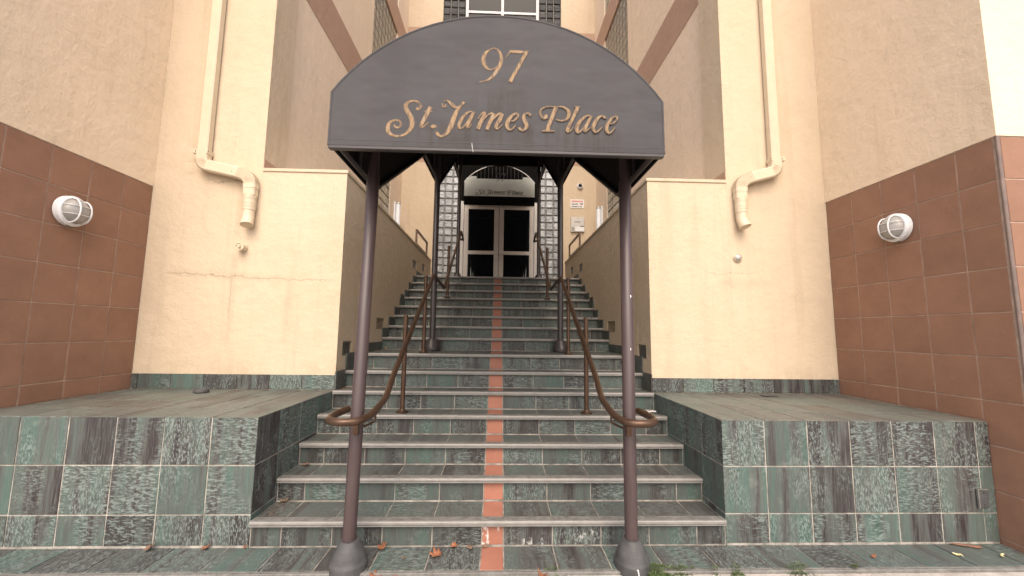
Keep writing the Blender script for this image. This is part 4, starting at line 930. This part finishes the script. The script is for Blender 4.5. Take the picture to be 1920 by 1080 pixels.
def weed(x, y, w_, d_, h, n, label, seed):
    rr = random.Random(seed); b = MB()
    for i in range(n):
        r_ = math.sqrt(rr.random()); a = rr.uniform(0, 2 * math.pi); px = x + w_ * r_ * math.cos(a); py = y + d_ * r_ * math.sin(a); z0 = -0.045 if py < 2.52 else 0.0
        hh = h * (1 - 0.7 * r_) * rr.uniform(0.4, 1.2) + 0.006; L = rr.uniform(0.007, 0.013); q = rr.uniform(0, 6.28); t1 = rr.uniform(-0.5, 0.9)
        dx, dy = math.cos(q), math.sin(q); bz = z0 + hh
        tip = (px + dx * L, py + dy * L, bz + L * t1); m1 = (px + dx * L * .5 - dy * L * .38, py + dy * L * .5 + dx * L * .38, bz + L * t1 * .5 + .002); m2 = (px + dx * L * .5 + dy * L * .38, py + dy * L * .5 - dx * L * .38, bz + L * t1 * .5 + .002)
        b.add([(px, py, bz), m2, tip, m1], [(0, 1, 2, 3)])
        if i % 3 == 0: b.tube([(x + (px - x) * .5, y + (py - y) * .5, z0), (px, py, bz)], 0.0008, 3, cap=False)
    tag(b.build('weed', 'weed', fix=False), label, 'weed', 'weeds in the pavement joint')
weed(0.975, 2.50, 0.10, 0.038, 0.050, 800, 'largest green weed clump, against the right post base', 1)
weed(1.12, 2.515, 0.10, 0.015, 0.028, 300, 'low spreading weed just right of the largest clump', 2)
weed(1.33, 2.515, 0.03, 0.014, 0.028, 60, 'tiny weed sprout in the pavement joint, second gap right of the post', 3)
weed(1.46, 2.505, 0.045, 0.022, 0.045, 160, 'small bushy weed in the joint below the right plinth corner', 4)
weed(1.84, 2.515, 0.075, 0.022, 0.040, 220, 'wide weed in the joint in front of the right plinth', 5)
weed(2.20, 2.525, 0.02, 0.008, 0.02, 40, 'tiny rightmost weed in the pavement joint', 6)
weed(0.36, 2.515, 0.05, 0.016, 0.02, 90, 'flat weed in the joint right of the orange stripe', 7)
weed(-2.95, 2.515, 0.06, 0.016, 0.03, 90, 'lone weed at the far left of the pavement joint', 8)
# loose debris along the joint
b = MB(); rr = random.Random(12)
for i in range(700):
    x = rr.uniform(-3.4, 3.4) if i % 3 else rr.uniform(-0.9, 1.2); y = rr.uniform(2.49, 2.519); s_ = rr.uniform(0.0015, 0.005); z = -0.0245
    b.add([(x - s_, y, z), (x + s_, y - s_ * .6, z), (x + s_ * .4, y + s_, z), (x, y, z + s_)], [(0, 1, 3), (1, 2, 3), (2, 0, 3)])
tag(b.build('debris', 'moss', fix=False), 'brown crumbs and grit along the pavement joint', 'debris', kind='stuff')
b = MB()
for i in range(260):
    x = -XI + 0.03 + abs(rr.gauss(0, 0.05)); y = rr.uniform(Y1 + 4 * TR + .03, Y1 + 5 * TR - .03) if i % 2 else rr.uniform(Y1 + .05, Y1 + TR); n_ = 5 if i % 2 else 1; s_ = rr.uniform(0.001, 0.004); z = n_ * RI + 0.0005
    b.add([(x - s_, y, z), (x + s_, y - s_ * .6, z), (x + s_ * .4, y + s_, z), (x, y, z + s_)], [(0, 1, 3), (1, 2, 3), (2, 0, 3)])
tag(b.build('debris', 'moss', fix=False), 'brown crumbs in the left corners of the lower steps', 'debris', kind='stuff')
